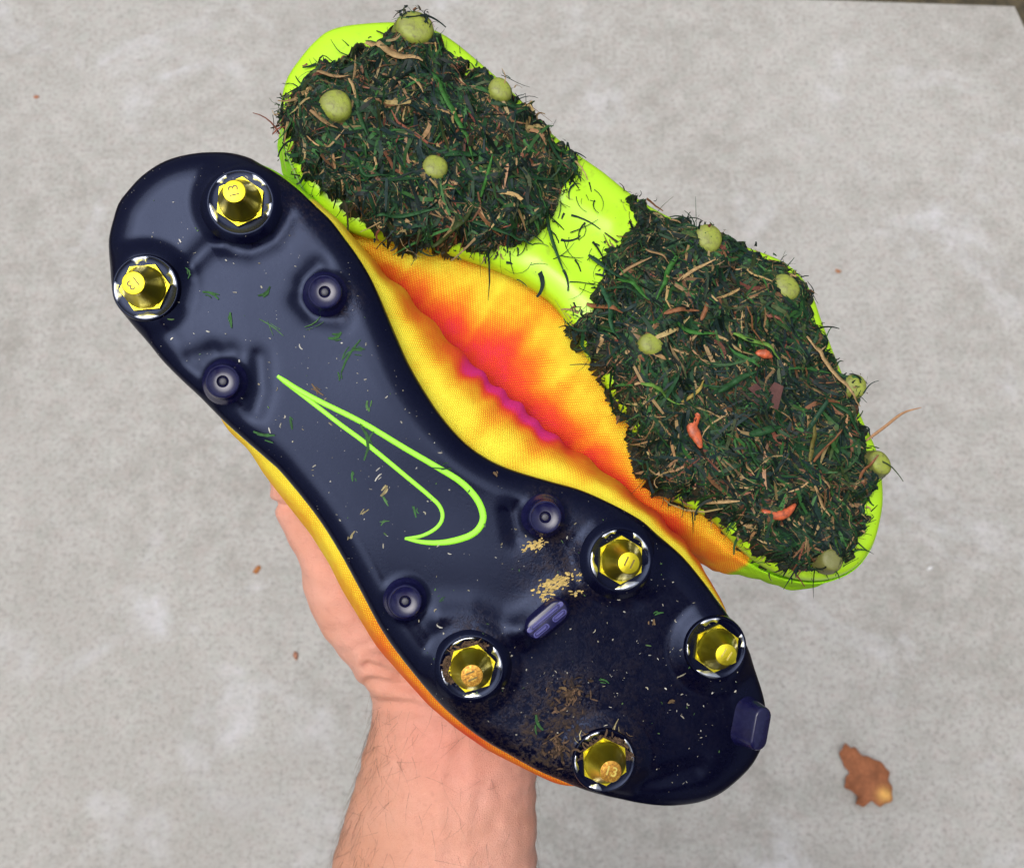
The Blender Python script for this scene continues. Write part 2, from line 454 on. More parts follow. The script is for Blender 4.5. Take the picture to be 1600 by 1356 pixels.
def upper_mesh(b, edge, bul, H, wrinkle, dye, lime, name):
    """soft upper hanging from the sole's edge: bulge bul (m) per outline sample, depth H"""
    K = b.NK; d = np.linalg.norm(b.O - b.S, axis=1)
    ctl = []
    z0 = edge[:, 2]
    ctl.append((np.full(K, -0.002), z0 - 0.001)); ctl.append((np.full(K, -0.0004), z0 - 0.0035))
    ctl.append((0.55 * bul, -0.006 - 0.16 * H)); ctl.append((bul, -0.006 - 0.40 * H)); ctl.append((0.80 * bul - 0.001, -0.006 - 0.66 * H))
    ctl.append((-0.16 * d, -0.004 - 0.90 * H)); ctl.append((-0.55 * d, -0.004 - 0.985 * H)); ctl.append((-d, -0.004 - H))
    C = np.array(ctl)                           # J,2,K
    NP = 46; J = len(ctl)
    tt = np.linspace(0, J - 1, NP); P = np.zeros((NP, 2, K))
    Cp = np.concatenate([C[:1], C, C[-1:]])
    for i, t in enumerate(tt):
        j = min(int(t), J - 2); f = t - j; p0, p1, p2, p3 = Cp[j], Cp[j + 1], Cp[j + 2], Cp[j + 3]
        P[i] = 0.5 * (2 * p1 + (p2 - p0) * f + (2 * p0 - 5 * p1 + 4 * p2 - p3) * f ** 2 + (3 * p1 - p0 - 3 * p2 + p3) * f ** 3)
    arc = np.r_[0, np.cumsum(np.linalg.norm(np.diff(b.O, axis=0), axis=1))]
    V, U, W, DY, LM = [], [], [], [], []
    vl = np.zeros(K); prev = None
    for i in range(NP):
        q = tt[i] / (J - 1)
        off = P[i, 0] + wrinkle(b.O[:, 0], b.side, q)
        xy = b.O + b.dn * off[:, None] if i < NP - 1 else b.S + 0 * b.O
        if tt[i] > 5: 
            f = (tt[i] - 5) / 2; xy5 = b.S + (b.O - b.S) * np.clip(1 + P[i, 0] / d, 0, 1)[:, None]; xy = xy * (1 - min(1, f * 2)) + xy5 * min(1, f * 2)
        row = np.c_[xy, P[i, 1]]
        if prev is not None: vl = vl + np.linalg.norm(row - prev, axis=1)
        prev = row; V.append(row); W.append(vl.copy())
        DY.append(dye(b.O[:, 0], b.side, q, row[:, 1], row[:, 2])); LM.append(lime(b.O[:, 0], b.side, q, row))
    V = np.vstack(V); Fc = []
    for i in range(NP - 1):
        for k in range(K): k2 = (k + 1) % K; Fc.append((i * K + k, (i + 1) * K + k, (i + 1) * K + k2, i * K + k2))
    me = mesh(name, V, Fc, M['knit'])
    fattr(me, 'dye', np.concatenate(DY)); fattr(me, 'lime', np.concatenate(LM))
    uvl = me.uv_layers.new(name='UVMap'); W = np.array(W)
    uv = np.zeros((len(Fc) * 4, 2), np.float32)
    I, Kk = np.meshgrid(np.arange(NP - 1), np.arange(K), indexing='ij'); K2 = (Kk + 1) % K
    tot = arc[-1] + np.linalg.norm(b.O[0] - b.O[-1])
    a1 = arc[Kk]; a2 = np.where(K2 == 0, tot, arc[K2])
    uv = np.stack([np.stack([a1, W[I, Kk]], -1), np.stack([a1, W[I + 1, Kk]], -1), np.stack([a2, W[I + 1, K2]], -1), np.stack([a2, W[I, K2]], -1)], 2).reshape(-1, 2)
    uvl.data.foreach_set('uv', uv.astype(np.float32).ravel())
    return me, V

def ribbon(pts, widths, hfun, lift, mat, name, thick=0.00025):
    n = len(pts); t = np.gradient(pts, axis=0); t /= np.linalg.norm(t, axis=1)[:, None]
    nn = np.stack([-t[:, 1], t[:, 0]], 1); V = []
    for off in (-0.5, -0.17, 0.17, 0.5):
        p = pts + nn * (widths * off)[:, None]; V.append(np.c_[p, hfun(p[:, 0], p[:, 1]) + lift])
    lo = [V[0] - [0, 0, thick], V[3] - [0, 0, thick]]; V = [lo[0]] + V + [lo[1]]
    V = np.vstack(V); Fc = [(j * n + i, j * n + i + 1, (j + 1) * n + i + 1, (j + 1) * n + i) for j in range(5) for i in range(n - 1)]
    return mesh(name, V, Fc, mat)

# ---- boot A: clean dark sole -------------------------------------------------
OUT_A = [(325,237),(357,238),(385,245),(404,255),(439,276),(467,298),(491,321),(514,343),(536,371),(559,403),(576,431),(589,457),(602,487),(619,527),(638,569),
 (664,614),(693,656),(727,693),(764,719),(803,736),(856,752),(908,767),(955,788),(1000,813),(1027,836),(1066,870),(1098,908),(1123,942),(1147,978),(1168,1014),(1181,1050),
 (1193,1088),(1197,1115),(1196,1148),(1185,1179),(1166,1206),(1130,1237),(1097,1252),(1061,1258),(1028,1258),(987,1252),(937,1239),(891,1224),(844,1205),(800,1181),
 (748,1150),(690,1101),(636,1038),(598,985),(564,922),(530,860),(494,804),(443,741),(419,718),(381,685),(352,659),(328,635),(310,617),(284,593),(255,564),(233,537),(211,511),
 (195,491),(184,477),(178,464),(175,445),(172,419),(169,396),(169,370),(176,340),(184,317),(197,299),(216,278),(235,263),(254,252),(276,244),(301,239)]
fa = Frame((235, 265), (1150, 1225), 0.430, (640, 670))
A = Boot(fa, OUT_A)
la = fa.L
SCREW = [((375, 315), (365, 297), 0.0165, '13', 0), ((226, 449), (206, 442), 0.0165, '13', 1), ((970, 875), (985, 880), 0.0140, '11', 2),
         ((1120, 1013), (1137, 1024), 0.0140, '11', 3), ((737, 1044), (737, 1057), 0.0140, '11', 4), ((945, 1190), (956, 1207), 0.0140, '13', 5)]
POSTS = [(509, 459), (352, 597), (849, 806), (633, 936)]
TROUGH = [fa.LL(p) for p in ([(297, 412), (325, 382), (352, 374)], [(350, 378), (390, 388), (425, 372), (445, 340)], [(282, 470), (290, 440), (285, 425)],
          [(470, 470), (488, 490), (530, 497)], [(478, 440), (497, 417)], [(300, 560), (330, 548)], [(404, 560), (407, 610), (398, 640)], [(322, 575), (345, 560), (362, 552)],
          [(800, 800), (808, 840)], [(880, 850), (905, 900), (985, 930)])]
RIDGE = [fa.LL(p) for p in ([(690, 965), (735, 965), (780, 985), (815, 985)], [(815, 985), (850, 948), (905, 908)])]
PEAKS = [(fa.L(x, y), h, r0, r1) for (x, y), h, r0, r1 in (
    [((p[0]), 0.0022, 0.010, 0.0185) for p in SCREW] + [((p), 0.0013, 0.004, 0.0095) for p in POSTS])]
def h_a(u, v):
    e = segdist(u, v, A.poly)
    x = (u - A.u0) / (A.u1 - A.u0)
    rad = 0.010 + 0.006 * sm(0.82, 0.97, x)
    q = 1 - np.clip(e / rad, 0, 1)
    h = -0.0055 * (1 - np.sqrt(np.clip(1 - q * q * 0.94, 0, 1)))
    h = h - 0.004 * sm(0.72, 1.0, x) ** 2 - 0.0012 * sm(0.25, 0.0, x) - 0.0011 * np.exp(-((x - 0.44) / 0.16) ** 2) * sm(0, 0.03, e)
    h = h + 0.00035 * snoise(u, v, 14, 3) * sm(0.004, 0.014, e)
    # gentle dish of the forefoot and of the heel seat
    c1, c2 = la(960, 1040), la(300, 400)
    for c, rr_ in ((c1, 0.040), (c2, 0.026)):
        h = h - 0.0011 * np.exp(-((u - c[0]) ** 2 + (v - c[1]) ** 2) / rr_ ** 2)
    for c, hh, r0, r1 in PEAKS:
        r = np.hypot(u - c[0], v - c[1]); h = h + hh * (1 - sm(r0, r1, r))
    for t in TROUGH: h = h - 0.0010 * np.exp(-(segdist(u, v, t, False) / 0.0038) ** 2)
    for t in RIDGE: h = h + 0.0016 * np.exp(-(segdist(u, v, t, False) / 0.0055) ** 2)
    # toe lip
    lip = la(1030, 1222); h = h - 0.0010 * np.exp(-(segdist(u, v, LIP, False) / 0.004) ** 2)
    return h
LIP = fa.LL([(975, 1226), (1030, 1222), (1090, 1205)])

boot_a = link('football_boot', None, mw=fa.M)
tag(boot_a, 'football boot with clean navy sole and six yellow metal studs, nearer the camera', 'football boot', 'pair of football boots')
me, VA = sheet(A, h_a, 74, [(0.0003, -0.0012), (0.0001, -0.0030), (-0.0014, -0.0042)], 'outsole', M['sole'])
DIRT = [((890, 1085), 30, 1.0), ((945, 1170), 42, 0.75), ((870, 1165), 50, 0.9), ((860, 1120), 45, 0.8), ((880, 880), 60, 0.45), ((760, 1100), 60, 0.35), ((1000, 1080), 120, 0.08),
        ((900, 1020), 130, 0.05), ((835, 1180), 40, 0.6), ((740, 990), 30, 0.7), ((480, 310), 60, 0.2), ((850, 790), 24, 0.5), ((535, 470), 24, 0.5)]
dv = np.zeros(len(VA))
for (x, y), r, k in DIRT:
    c = la(x, y); dv += k * np.exp(-((VA[:, 0] - c[0]) ** 2 + (VA[:, 1] - c[1]) ** 2) / (r * 0.000224) ** 2)
fattr(me, 'dirt', np.clip(dv, 0, 1))
out_a = link('outsole', me, boot_a)
tag(out_a, 'glossy navy sole plate with scattered soil')

# bulge of boot A's upper measured against its sole edge
SIL_R = [(420,263),(457,286),(482,305),(514,332),(536,351),(559,379),(581,403),(600,426),(626,448),(645,471),(672,496),(687,519),(711,538),(724,556),(748,574),(763,595),(781,606),
         (798,622),(821,637),(839,661),(863,677),(887,698),(916,716),(953,742),(974,762),(1000,779),(1040,816),(1076,855),(1098,889),(1112,916),(1129,942)]
SIL_L = [(345,657),(365,680),(390,703),(414,743),(452,792),(486,835),(515,881),(535,922),(559,961),(588,1009),(622,1048),(670,1101),(709,1133),(757,1167),(791,1184),(844,1209),(880,1222)]
HA = 0.058
def bulge(b, sil, side, wdep, base):
    P = b.f.LL(sil, -wdep); P = P[np.argsort(P[:, 0])]
    out = np.full(b.NK, base)
    k = (b.side == side)
    lo, hi = P[0, 0], P[-1, 0]
    u = b.O[:, 0]; vs_ = np.interp(u, P[:, 0], P[:, 1])
    off = (vs_ - b.O[:, 1]) * side * np.minimum(1.0, np.abs(b.dn[:, 1]) + 0.0)
    wgt = sm(lo - 0.004, lo + 0.004, u) * sm(hi + 0.004, hi - 0.004, u)
    return np.where(k, base * (1 - wgt) + np.maximum(off, -0.004) * wgt, base)
sR = 1 if (la(800, 560) - la(700, 640))[1] > 0 else -1
bA = np.where(A.side == sR, bulge(A, SIL_R, sR, 0.006 + 0.4 * HA, 0.0012), bulge(A, SIL_L, -sR, 0.006 + 0.4 * HA, 0.0006))
bA = np.convolve(np.pad(bA, 2, 'wrap'), np.ones(5) / 5, 'valid')
heelpatch = la(215, 270)
bA += 0.0032 * np.exp(-((A.O[:, 0] - heelpatch[0]) ** 2 + (A.O[:, 1] - heelpatch[1]) ** 2) / 0.012 ** 2)
def xfrac(b, u): return (u - b.u0) / (b.u1 - b.u0)
def wr_a(u, side, q):
    x = (u - A.u0) / (A.u1 - A.u0)
    amp = np.exp(-((q - 0.42) / 0.14) ** 2) * sm(0.2, 0.3, x) * sm(0.85, 0.7, x)
    return np.where(side == sR, 0.0007 * np.sin(u * 2 * np.pi / 0.012 + 3 * np.sin(u * 60)) * amp, 0)
def dye_a(u, side, q, v, z):
    x = (u - A.u0) / (A.u1 - A.u0)
    d = sm(0.19, 0.36, q)
    right = 0.0 + 0.40 * d * sm(0.14, 0.30, x) + 0.66 * sm(0.31, 0.40, q + 0.02 * snoise(u, q * 0.05, 70, 12)) * sm(0.36, 0.45, x) * sm(0.62, 0.52, x) + 0.15 * d * sm(0.62, 0.72, x) + 0.06 * snoise(u, q * 0.05, 40, 9)
    left = 0.05 + 0.34 * sm(0.42, 0.66, x) + 0.12 * d + 0.06 * snoise(u, q * 0.05, 30, 10)
    return np.clip(np.where(side == sR, right, left) + 0.5 * sm(0.55, 0.8, q), 0, 1)
def lime_a(u, side, q, row):
    x = (u - A.u0) / (A.u1 - A.u0); return 1 - sm(0.12, 0.17, x) + 0 * q
me, VU = upper_mesh(A, VA[-A.NK:], bA, HA * (1 - 0.4 * sm(0.80, 1.0, xfrac(A, A.O[:, 0]))), wr_a, dye_a, lime_a, 'upper')
tag(link('upper', me, boot_a), 'yellow knitted upper shading to orange and pink')

def collar(b, H, parent):
    """the foot opening, on the side turned away from the camera"""
    n = 40; c = np.array([np.interp(b.u0 + 0.075, b.us, b.us), np.interp(b.u0 + 0.075, b.us, b.vc)])
    V, Fc = [], []
    for i in range(12):
        a = 2 * math.pi * i / 12
        for k in range(n):
            t = 2 * math.pi * k / n
            V.append((c[0] + (0.040 + 0.0045 * math.cos(a)) * math.cos(t), c[1] + (0.024 + 0.0045 * math.cos(a)) * math.sin(t), -H - 0.006 + 0.005 * math.sin(a)))
    for i in range(12):
        for k in range(n): Fc.append((i * n + k, i * n + (k + 1) % n, ((i + 1) % 12) * n + (k + 1) % n, ((i + 1) % 12) * n + k))
    o = link('collar', mesh('collar', V, Fc, M['knit']), parent)
    V = [(c[0] + 0.038 * math.cos(2 * math.pi * k / n), c[1] + 0.022 * math.sin(2 * math.pi * k / n), -H - 0.0052) for k in range(n)]
    link('lining', mesh('lining', V, [tuple(range(n))[::-1]], M['lining']), o)
collar(A, HA, boot_a)

# swoosh outline print
def pc(pts): return fa.LL([(400 + x * 0.3318, 550 + y * 0.3318) for x, y in pts])
top = cr(pc([(100, 112), (190, 172), (300, 232), (500, 332), (700, 452), (850, 540), (965, 612), (1040, 692), (1070, 770), (1052, 828), (1000, 868), (900, 895), (800, 897), (700, 879)]), 150)
bot = cr(pc([(702, 877), (780, 866), (848, 830), (878, 782), (866, 728), (815, 676), (700, 580), (520, 432), (400, 343), (290, 258), (180, 174), (102, 116)]), 130)
wt = np.interp(np.linspace(0, 1, 150), [0, 0.03, 0.5, 0.72, 0.86, 0.97, 1], [14, 24, 27, 32, 30, 18, 9]) * 0.3318 * 0.000224
wb = np.interp(np.linspace(0, 1, 130), [0, 0.05, 0.25, 0.5, 0.97, 1], [9, 16, 20, 22, 20, 12]) * 0.3318 * 0.000224
logo = link('logo_outline', ribbon(top, wt, h_a, 0.00022, M['print'], 'logo_outline'), boot_a)
tag(logo, 'lime green tick outline printed on the arch')
link('lower_stroke', ribbon(bot, wb, h_a, 0.00016, M['print'], 'lower_stroke'), logo)

# screw-in studs
def stud_mesh(hh):
    bm = bmesh.new(); rc = 0.0086
    # hexagonal flange
    lo = [bm.verts.new((rc * math.cos(k * math.pi / 3), rc * math.sin(k * math.pi / 3), -0.003)) for k in range(6)]
    hi = [bm.verts.new((rc * math.cos(k * math.pi / 3), rc * math.sin(k * math.pi / 3), 0.0026)) for k in range(6)]
    for k in range(6): bm.faces.new([lo[k], lo[(k + 1) % 6], hi[(k + 1) % 6], hi[k]])
    bm.faces.new(hi)
    bmesh.ops.bevel(bm, geom=[e for e in bm.edges if all(v.co.z > 0 for v in e.verts)], offset=0.0008, segments=2, affect='EDGES')
    me = bpy.data.meshes.new('stud'); bm.to_mesh(me); bm.free(); me.materials.append(M['gold'])
    me.polygons.foreach_set('use_smooth', [True] * len(me.polygons)); sharp(me, 25)
    return me
def cone_mesh(hh):
    prof = [(0.0074, 0.0024), (0.0073, 0.0030), (0.0070, 0.0034)]
    for i in range(1, 9):
        t = i / 8; prof.append((0.0070 + (0.0039 - 0.0070) * (t ** 0.85), 0.0034 + (hh - 0.0006 - 0.0034) * t))
    prof += [(0.0039, hh - 0.0003), (0.0037, hh)]
    V, Fc = lathe(prof, 48); return sharp(mesh('cone', V, Fc, M['gold']), 40)
def tip_mesh(mat): V, Fc = lathe([(0.0037, -0.0005), (0.0037, 0.00006), (0.0036, 0.0001)], 36); return sharp(mesh('tip', V, Fc, mat), 40)
def ring_mesh(seed):
    # pale reflections round the hexagon, modelled as separate bright metal arcs
    r = np.random.default_rng(seed); V, Fc = [], []
    prof = [(0.0080, 0.0004), (0.0088, 0.0007), (0.0096, 0.00105), (0.0103, 0.0012), (0.0108, 0.0009)]
    a = r.uniform(0, 1)
    for k in range(4):
        a1 = a + r.uniform(0.4, 1.0); n = 18; o = len(V); wid = r.uniform(0.55, 1.0); mid = r.uniform(0.35, 0.65)
        for j, (rr_, z) in enumerate(prof):
            for i in range(n):
                t = i / (n - 1); f = wid * min(1, 3.2 * (t if t < mid else 1 - t) / max(mid, 1 - mid) + 0.12) * (0.85 + 0.15 * math.sin(9 * t + k))
                th = a + (a1 - a) * t; q = 0.0106 + (rr_ - 0.0106) * f; V.append((q * math.cos(th), q * math.sin(th), z * (0.5 + 0.5 * f)))
        for j in range(len(prof) - 1):
            for i in range(n - 1): Fc.append((o + j * n + i, o + (j + 1) * n + i, o + (j + 1) * n + i + 1, o + j * n + i + 1))
        a = a1 + r.uniform(0.5, 0.9)
    return mesh('reflection_arcs', V, Fc, M['ring'])
def lip_mesh(wide):
    V, Fc = lathe([(0.0070, 0.0004), (0.0090, 0.0005), (0.0102, 0.0006), (0.0106, 0.0008), (0.0109, 0.0009)] + ([(0.0114, 0.0008), (0.0126, 0.0001), (0.0142, -0.0014)] if wide else [(0.0112, 0.0007), (0.0115, -0.0003), (0.0118, -0.0030)]), 72, False)
    return mesh('socket_rim', V, Fc, M['sole'])
def text_mesh(body, size, mat, depth=0.00012):
    cu = bpy.data.curves.new('numeral', 'FONT'); cu.body = body; cu.size = size; cu.extrude = depth; cu.align_x = 'CENTER'; cu.align_y = 'CENTER'; cu.offset = size * 0.008
    t = bpy.data.objects.new('numeral', cu); COL.objects.link(t); dg = bpy.context.evaluated_depsgraph_get()
    me = bpy.data.meshes.new_from_object(t.evaluated_get(dg)); bpy.data.objects.remove(t); me.materials.clear(); me.materials.append(mat); me.name = 'numeral'
    return me
stud_m = {0.0165: (stud_mesh(0), cone_mesh(0.0155)), 0.0140: (stud_mesh(0), cone_mesh(0.0128))}
rim_w, rim_n, tipg, tipw = lip_mesh(True), lip_mesh(False), tip_mesh(M['gold']), tip_mesh(M['worn'])
hexrot = [R(12), R(-8), R(15), R(10), R(2), R(20)]
STL = ['stud at the heel, right of the pair', 'heel stud at the sole edge marked 13', 'forefoot stud nearest the other boot', 'stud nearest the toe edge', 'forefoot stud rimmed with soil', 'soil-packed stud near the toe']
txtang = [R(150), R(-97), R(20), R(14), R(160), R(30)]
for i, (bp, tp, hh, num, _) in enumerate(SCREW):
    zb = float(h_a(*[np.array([c]) for c in la(*bp)])[0]); b3 = np.r_[la(*bp, zb + 0.002), zb]
    t3 = np.r_[la(*tp, hh + zb), hh + zb]; ax = Vector(t3 - b3).normalized()
    ax = (ax + Vector((0, 0, 1)) * 0.2).normalized()
    q = Vector((0, 0, 1)).rotation_difference(ax).to_matrix().to_4x4()
    mw = Matrix.Translation(Vector(b3)) @ q
    sm_, cm_ = stud_m[hh]
    st = link('stud', sm_, boot_a, mw @ Matrix.Rotation(hexrot[i], 4, 'Z')); tag(st, STL[i])
    link('cone', cm_, st)
    link('reflection_arcs', ring_mesh(i + 3), st); link('socket_rim', rim_w if i in (0, 2, 4) else rim_n, st)
    ht = 0.0155 if hh > 0.015 else 0.0128
    tip = link('tip', tipw if i in (4, 5) else tipg, st, Matrix.Translation((0, 0, ht)))
    nm = link('numeral', text_mesh(num, 0.0047, M['engrave'] if i in (0, 1) else (M['engrave2'] if i in (3, 5) else M['engrave'])), st,
              Matrix.Translation((0, 0, ht + 0.00012)) @ Matrix.Rotation(txtang[i] - hexrot[i] - 0.0, 4, 'Z'))

# moulded round studs
pv, pf = lathe([(0.0082, -0.002), (0.0073, 0.0006), (0.0066, 0.0016), (0.0061, 0.0030), (0.0058, 0.0054), (0.0056, 0.0058), (0.0052, 0.0060), (0.0049, 0.0058), (0.0047, 0.0056), (0.0021, 0.0055), (0.0019, 0.0052), (0.0018, 0.0042), (0.0016, 0.0040)], 40)
post_m = sharp(mesh('moulded_stud', pv, pf, M['nstud']), 50)
pv, pf = lathe([(0.0012, 0.0036), (0.0012, 0.0050), (0.0010, 0.0052)], 20); pin_m = mesh('pin', pv, pf, M['pin'])
for x, y in POSTS:
    p = la(x, y); z = float(h_a(np.array([p[0]]), np.array([p[1]]))[0])
    o = link('moulded_stud', post_m, boot_a, Matrix.Translation((p[0], p[1], z - 0.0006))); link('pin', pin_m, o)

def rounded_bar(L, Wd, z0, z1, taper, name, mat, n=10):
    """capsule-plan bar with softened top"""
    def ring(l, w_, z):
        P = []
        for k in range(n + 1): a = -math.pi / 2 + math.pi * k / n; P.append((l / 2 - w_ / 2 + w_ / 2 * math.cos(a), w_ / 2 * math.sin(a), z))
        for k in range(n + 1): a = math.pi / 2 + math.pi * k / n; P.append((-l / 2 + w_ / 2 + w_ / 2 * math.cos(a), w_ / 2 * math.sin(a), z))
        return P
    rows = [ring(L * 1.28, Wd * 1.7, z0), ring(L * 1.1, Wd * 1.25, z0 + (z1 - z0) * 0.35), ring(L, Wd, z1 - 0.0008), ring(L - 0.0006, Wd - 0.0006, z1 - 0.0002), ring(L - 0.0014, Wd - 0.0014, z1)]
    V = [p for r_ in rows for p in r_]; m_ = len(rows[0]); Fc = []
    for i in range(len(rows) - 1):
        for k in range(m_): Fc.append((i * m_ + k, i * m_ + (k + 1) % m_, (i + 1) * m_ + (k + 1) % m_, (i + 1) * m_ + k))
    Fc.append(tuple((len(rows) - 1) * m_ + k for k in range(m_)))
    return sharp(mesh(name, V, Fc, mat), 50)
p = la(853, 965); z = float(h_a(np.array([p[0]]), np.array([p[1]]))[0]); d = la(884, 938) - la(822, 990); ang = math.atan2(d[1], d[0])
bl = link('blade_stud', rounded_bar(0.0168, 0.0078, -0.002, 0.0045, 0, 'blade_stud', M['nstud']), boot_a, Matrix.Translation((p[0], p[1], z - 0.0005)) @ Matrix.Rotation(ang, 4, 'Z'))
tag(bl, 'long navy blade stud across the forefoot')
link('groove', rounded_bar(0.0125, 0.0011, 0, 0.00055, 0, 'groove', M['rib']), bl, Matrix.Translation((0, 0.0012, 0.0046)))
link('rib', rounded_bar(0.0052, 0.0012, 0, 0.0006, 0, 'rib', M['rib']), bl, Matrix.Translation((-0.004, -0.0016, 0.0046)))
link('rib', rounded_bar(0.0046, 0.0012, 0, 0.0006, 0, 'rib', M['rib']), bl, Matrix.Translation((0.0042, -0.0016, 0.0046)))
p = la(1172, 1132); d = la(1188, 1100) - la(1176, 1172); ang = math.atan2(d[1], d[0]); z = float(h_a(np.array([p[0]]), np.array([p[1]]))[0])
outd = la(1230, 1145) - la(1172, 1132); tilt_ax = Vector((-outd[1], outd[0], 0)).normalized()
tb = link('toe_blade', rounded_bar(0.0158, 0.0072, -0.003, 0.0085, 0, 'toe_blade', M['nstud']), boot_a,
          Matrix.Translation((p[0], p[1], z + 0.0002)) @ Matrix.Rotation(R(22), 4, tilt_ax) @ Matrix.Rotation(ang, 4, 'Z'))
tag(tb, 'navy blade stud at the toe tip')

# pieces of debris lying on boot A's sole
def flat_bits(P, ang, ln, wd, col, hfun, lift, name, mat, curve=None, mbase=None):
    """thin curved slips lying on a surface: 4 sections each"""
    n = len(P); S = 4; V = np.zeros((n, S, 2, 3)); cu = curve if curve is not None else rng.normal(0, 0.5, n)
    for i in range(S):
        t = i / (S - 1) - 0.5
        a = ang + cu * t
        cx = P[:, 0] + np.cos(a) * ln * t; cy = P[:, 1] + np.sin(a) * ln * t
        wv = wd * (0.35 + 0.65 * math.sin(math.pi * (0.12 + 0.8 * (i / (S - 1)))))
        z = hfun(cx, cy) + lift * (1 + 0.8 * np.abs(t))
        for j, sg in enumerate((-0.5, 0.5)):
            V[:, i, j, 0] = cx - np.sin(a) * wv * sg; V[:, i, j, 1] = cy + np.cos(a) * wv * sg; V[:, i, j, 2] = z + (wd * 0.25 * sg)
    base = np.arange(n)[:, None] * (S * 2)
    q = np.array([[i * 2, i * 2 + 1, i * 2 + 3, i * 2 + 2] for i in range(S - 1)])
    Fc = (base[:, :, None] + q[None]).reshape(-1, 4)
    me = mesh(name, V.reshape(-1, 3), Fc, mat); cattr(me, 'tint', np.repeat(col, S * 2, 0)); return me
def in_poly(poly, n, margin=0.0):
    lo, hi = poly.min(0), poly.max(0); out = []
    while len(out) < n:
        p = rng.uniform(lo, hi, (n * 2, 2)); k = sdist(p[:, 0], p[:, 1], poly) > margin; out.extend(p[k])
    return np.array(out[:n])
PALE = np.array([[0.62, 0.60, 0.52], [0.45, 0.42, 0.34], [0.30, 0.26, 0.17], [0.14, 0.26, 0.08], [0.08, 0.18, 0.05], [0.50, 0.46, 0.33]])
def specks():
    n = 640; P = in_poly(A.poly, n, 0.006)
    x = xfrac(A, P[:, 0]); keep = rng.uniform(size=n) < (0.35 + 0.65 * sm(0.12, 0.4, x)) * (0.35 + 0.65 * sm(-0.6, 0.8, snoise(P[:, 0], P[:, 1], 22, 77))); P = P[keep]; n = len(P)
    ln = rng.gamma(1.5, 0.00034, n) + 0.00025; wd = np.minimum(ln * rng.uniform(0.15, 0.8, n), 0.0005)
    col = PALE[rng.choice(6, n, p=[0.22, 0.27, 0.17, 0.13, 0.09, 0.12])] * rng.uniform(0.4, 1.0, (n, 1))
    o = link('dust_specks', flat_bits(P, rng.uniform(0, 6.28, n), ln, wd, col, h_a, 0.0003, 'dust_specks', M['debris']), mw=fa.M)
    tag(o, 'tiny pale flecks and dust strewn over the navy sole', 'debris', kind='stuff')
specks()
CLIP = [((330, 458), 28, 25, 7, 3), ((415, 458), 25, -38, 7, 3), ((360, 500), 24, 85, 8, 3), ((295, 425), 20, 75, 4, 3), ((425, 510), 45, 35, 3, 4), ((525, 528), 24, -25, 9, 3), ((545, 555), 60, -60, 6, 3),
        ((560, 545), 20, 5, 5, 3), ((490, 505), 30, -35, 3, 4), ((412, 680), 34, 10, 8, 3), ((495, 610), 26, 45, 5, 2), ((575, 690), 60, 84, 8, 3), ((573, 635), 18, 80, 7, 4), ((602, 768), 20, -60, 9, 5),
        ((602, 783), 18, 60, 5, 4), ((550, 745), 14, 85, 6, 3), ((648, 800), 18, 78, 6, 3), ((455, 662), 18, 80, 7, 3), ((690, 732), 30, 5, 4, 3), ((840, 1130), 28, 65, 9, 3), ((945, 1063), 18, 20, 5, 3), ((1030, 958), 15, -15, 6, 3),
        ((775, 740), 10, 50, 6, 2), ((590, 745), 16, -50, 4, 0), ((570, 800), 16, -30, 4, 5), ((550, 835), 14, -55, 5, 5), ((1022, 972), 10, 80, 7, 2), ((690, 935), 12, -40, 3, 3), ((600, 815), 16, -30, 4, 4), ((530, 588), 14, 80, 5, 3),
        ((960, 1135), 28, -70, 4, 5), ((925, 1145), 34, 15, 4, 2), ((975, 1150), 26, 60, 4, 2), ((905, 1150), 22, 80, 3, 5), ((870, 1150), 26, -30, 5, 2), ((880, 1075), 14, 20, 9, 2), ((1050, 1096), 12, -20, 8, 2)]
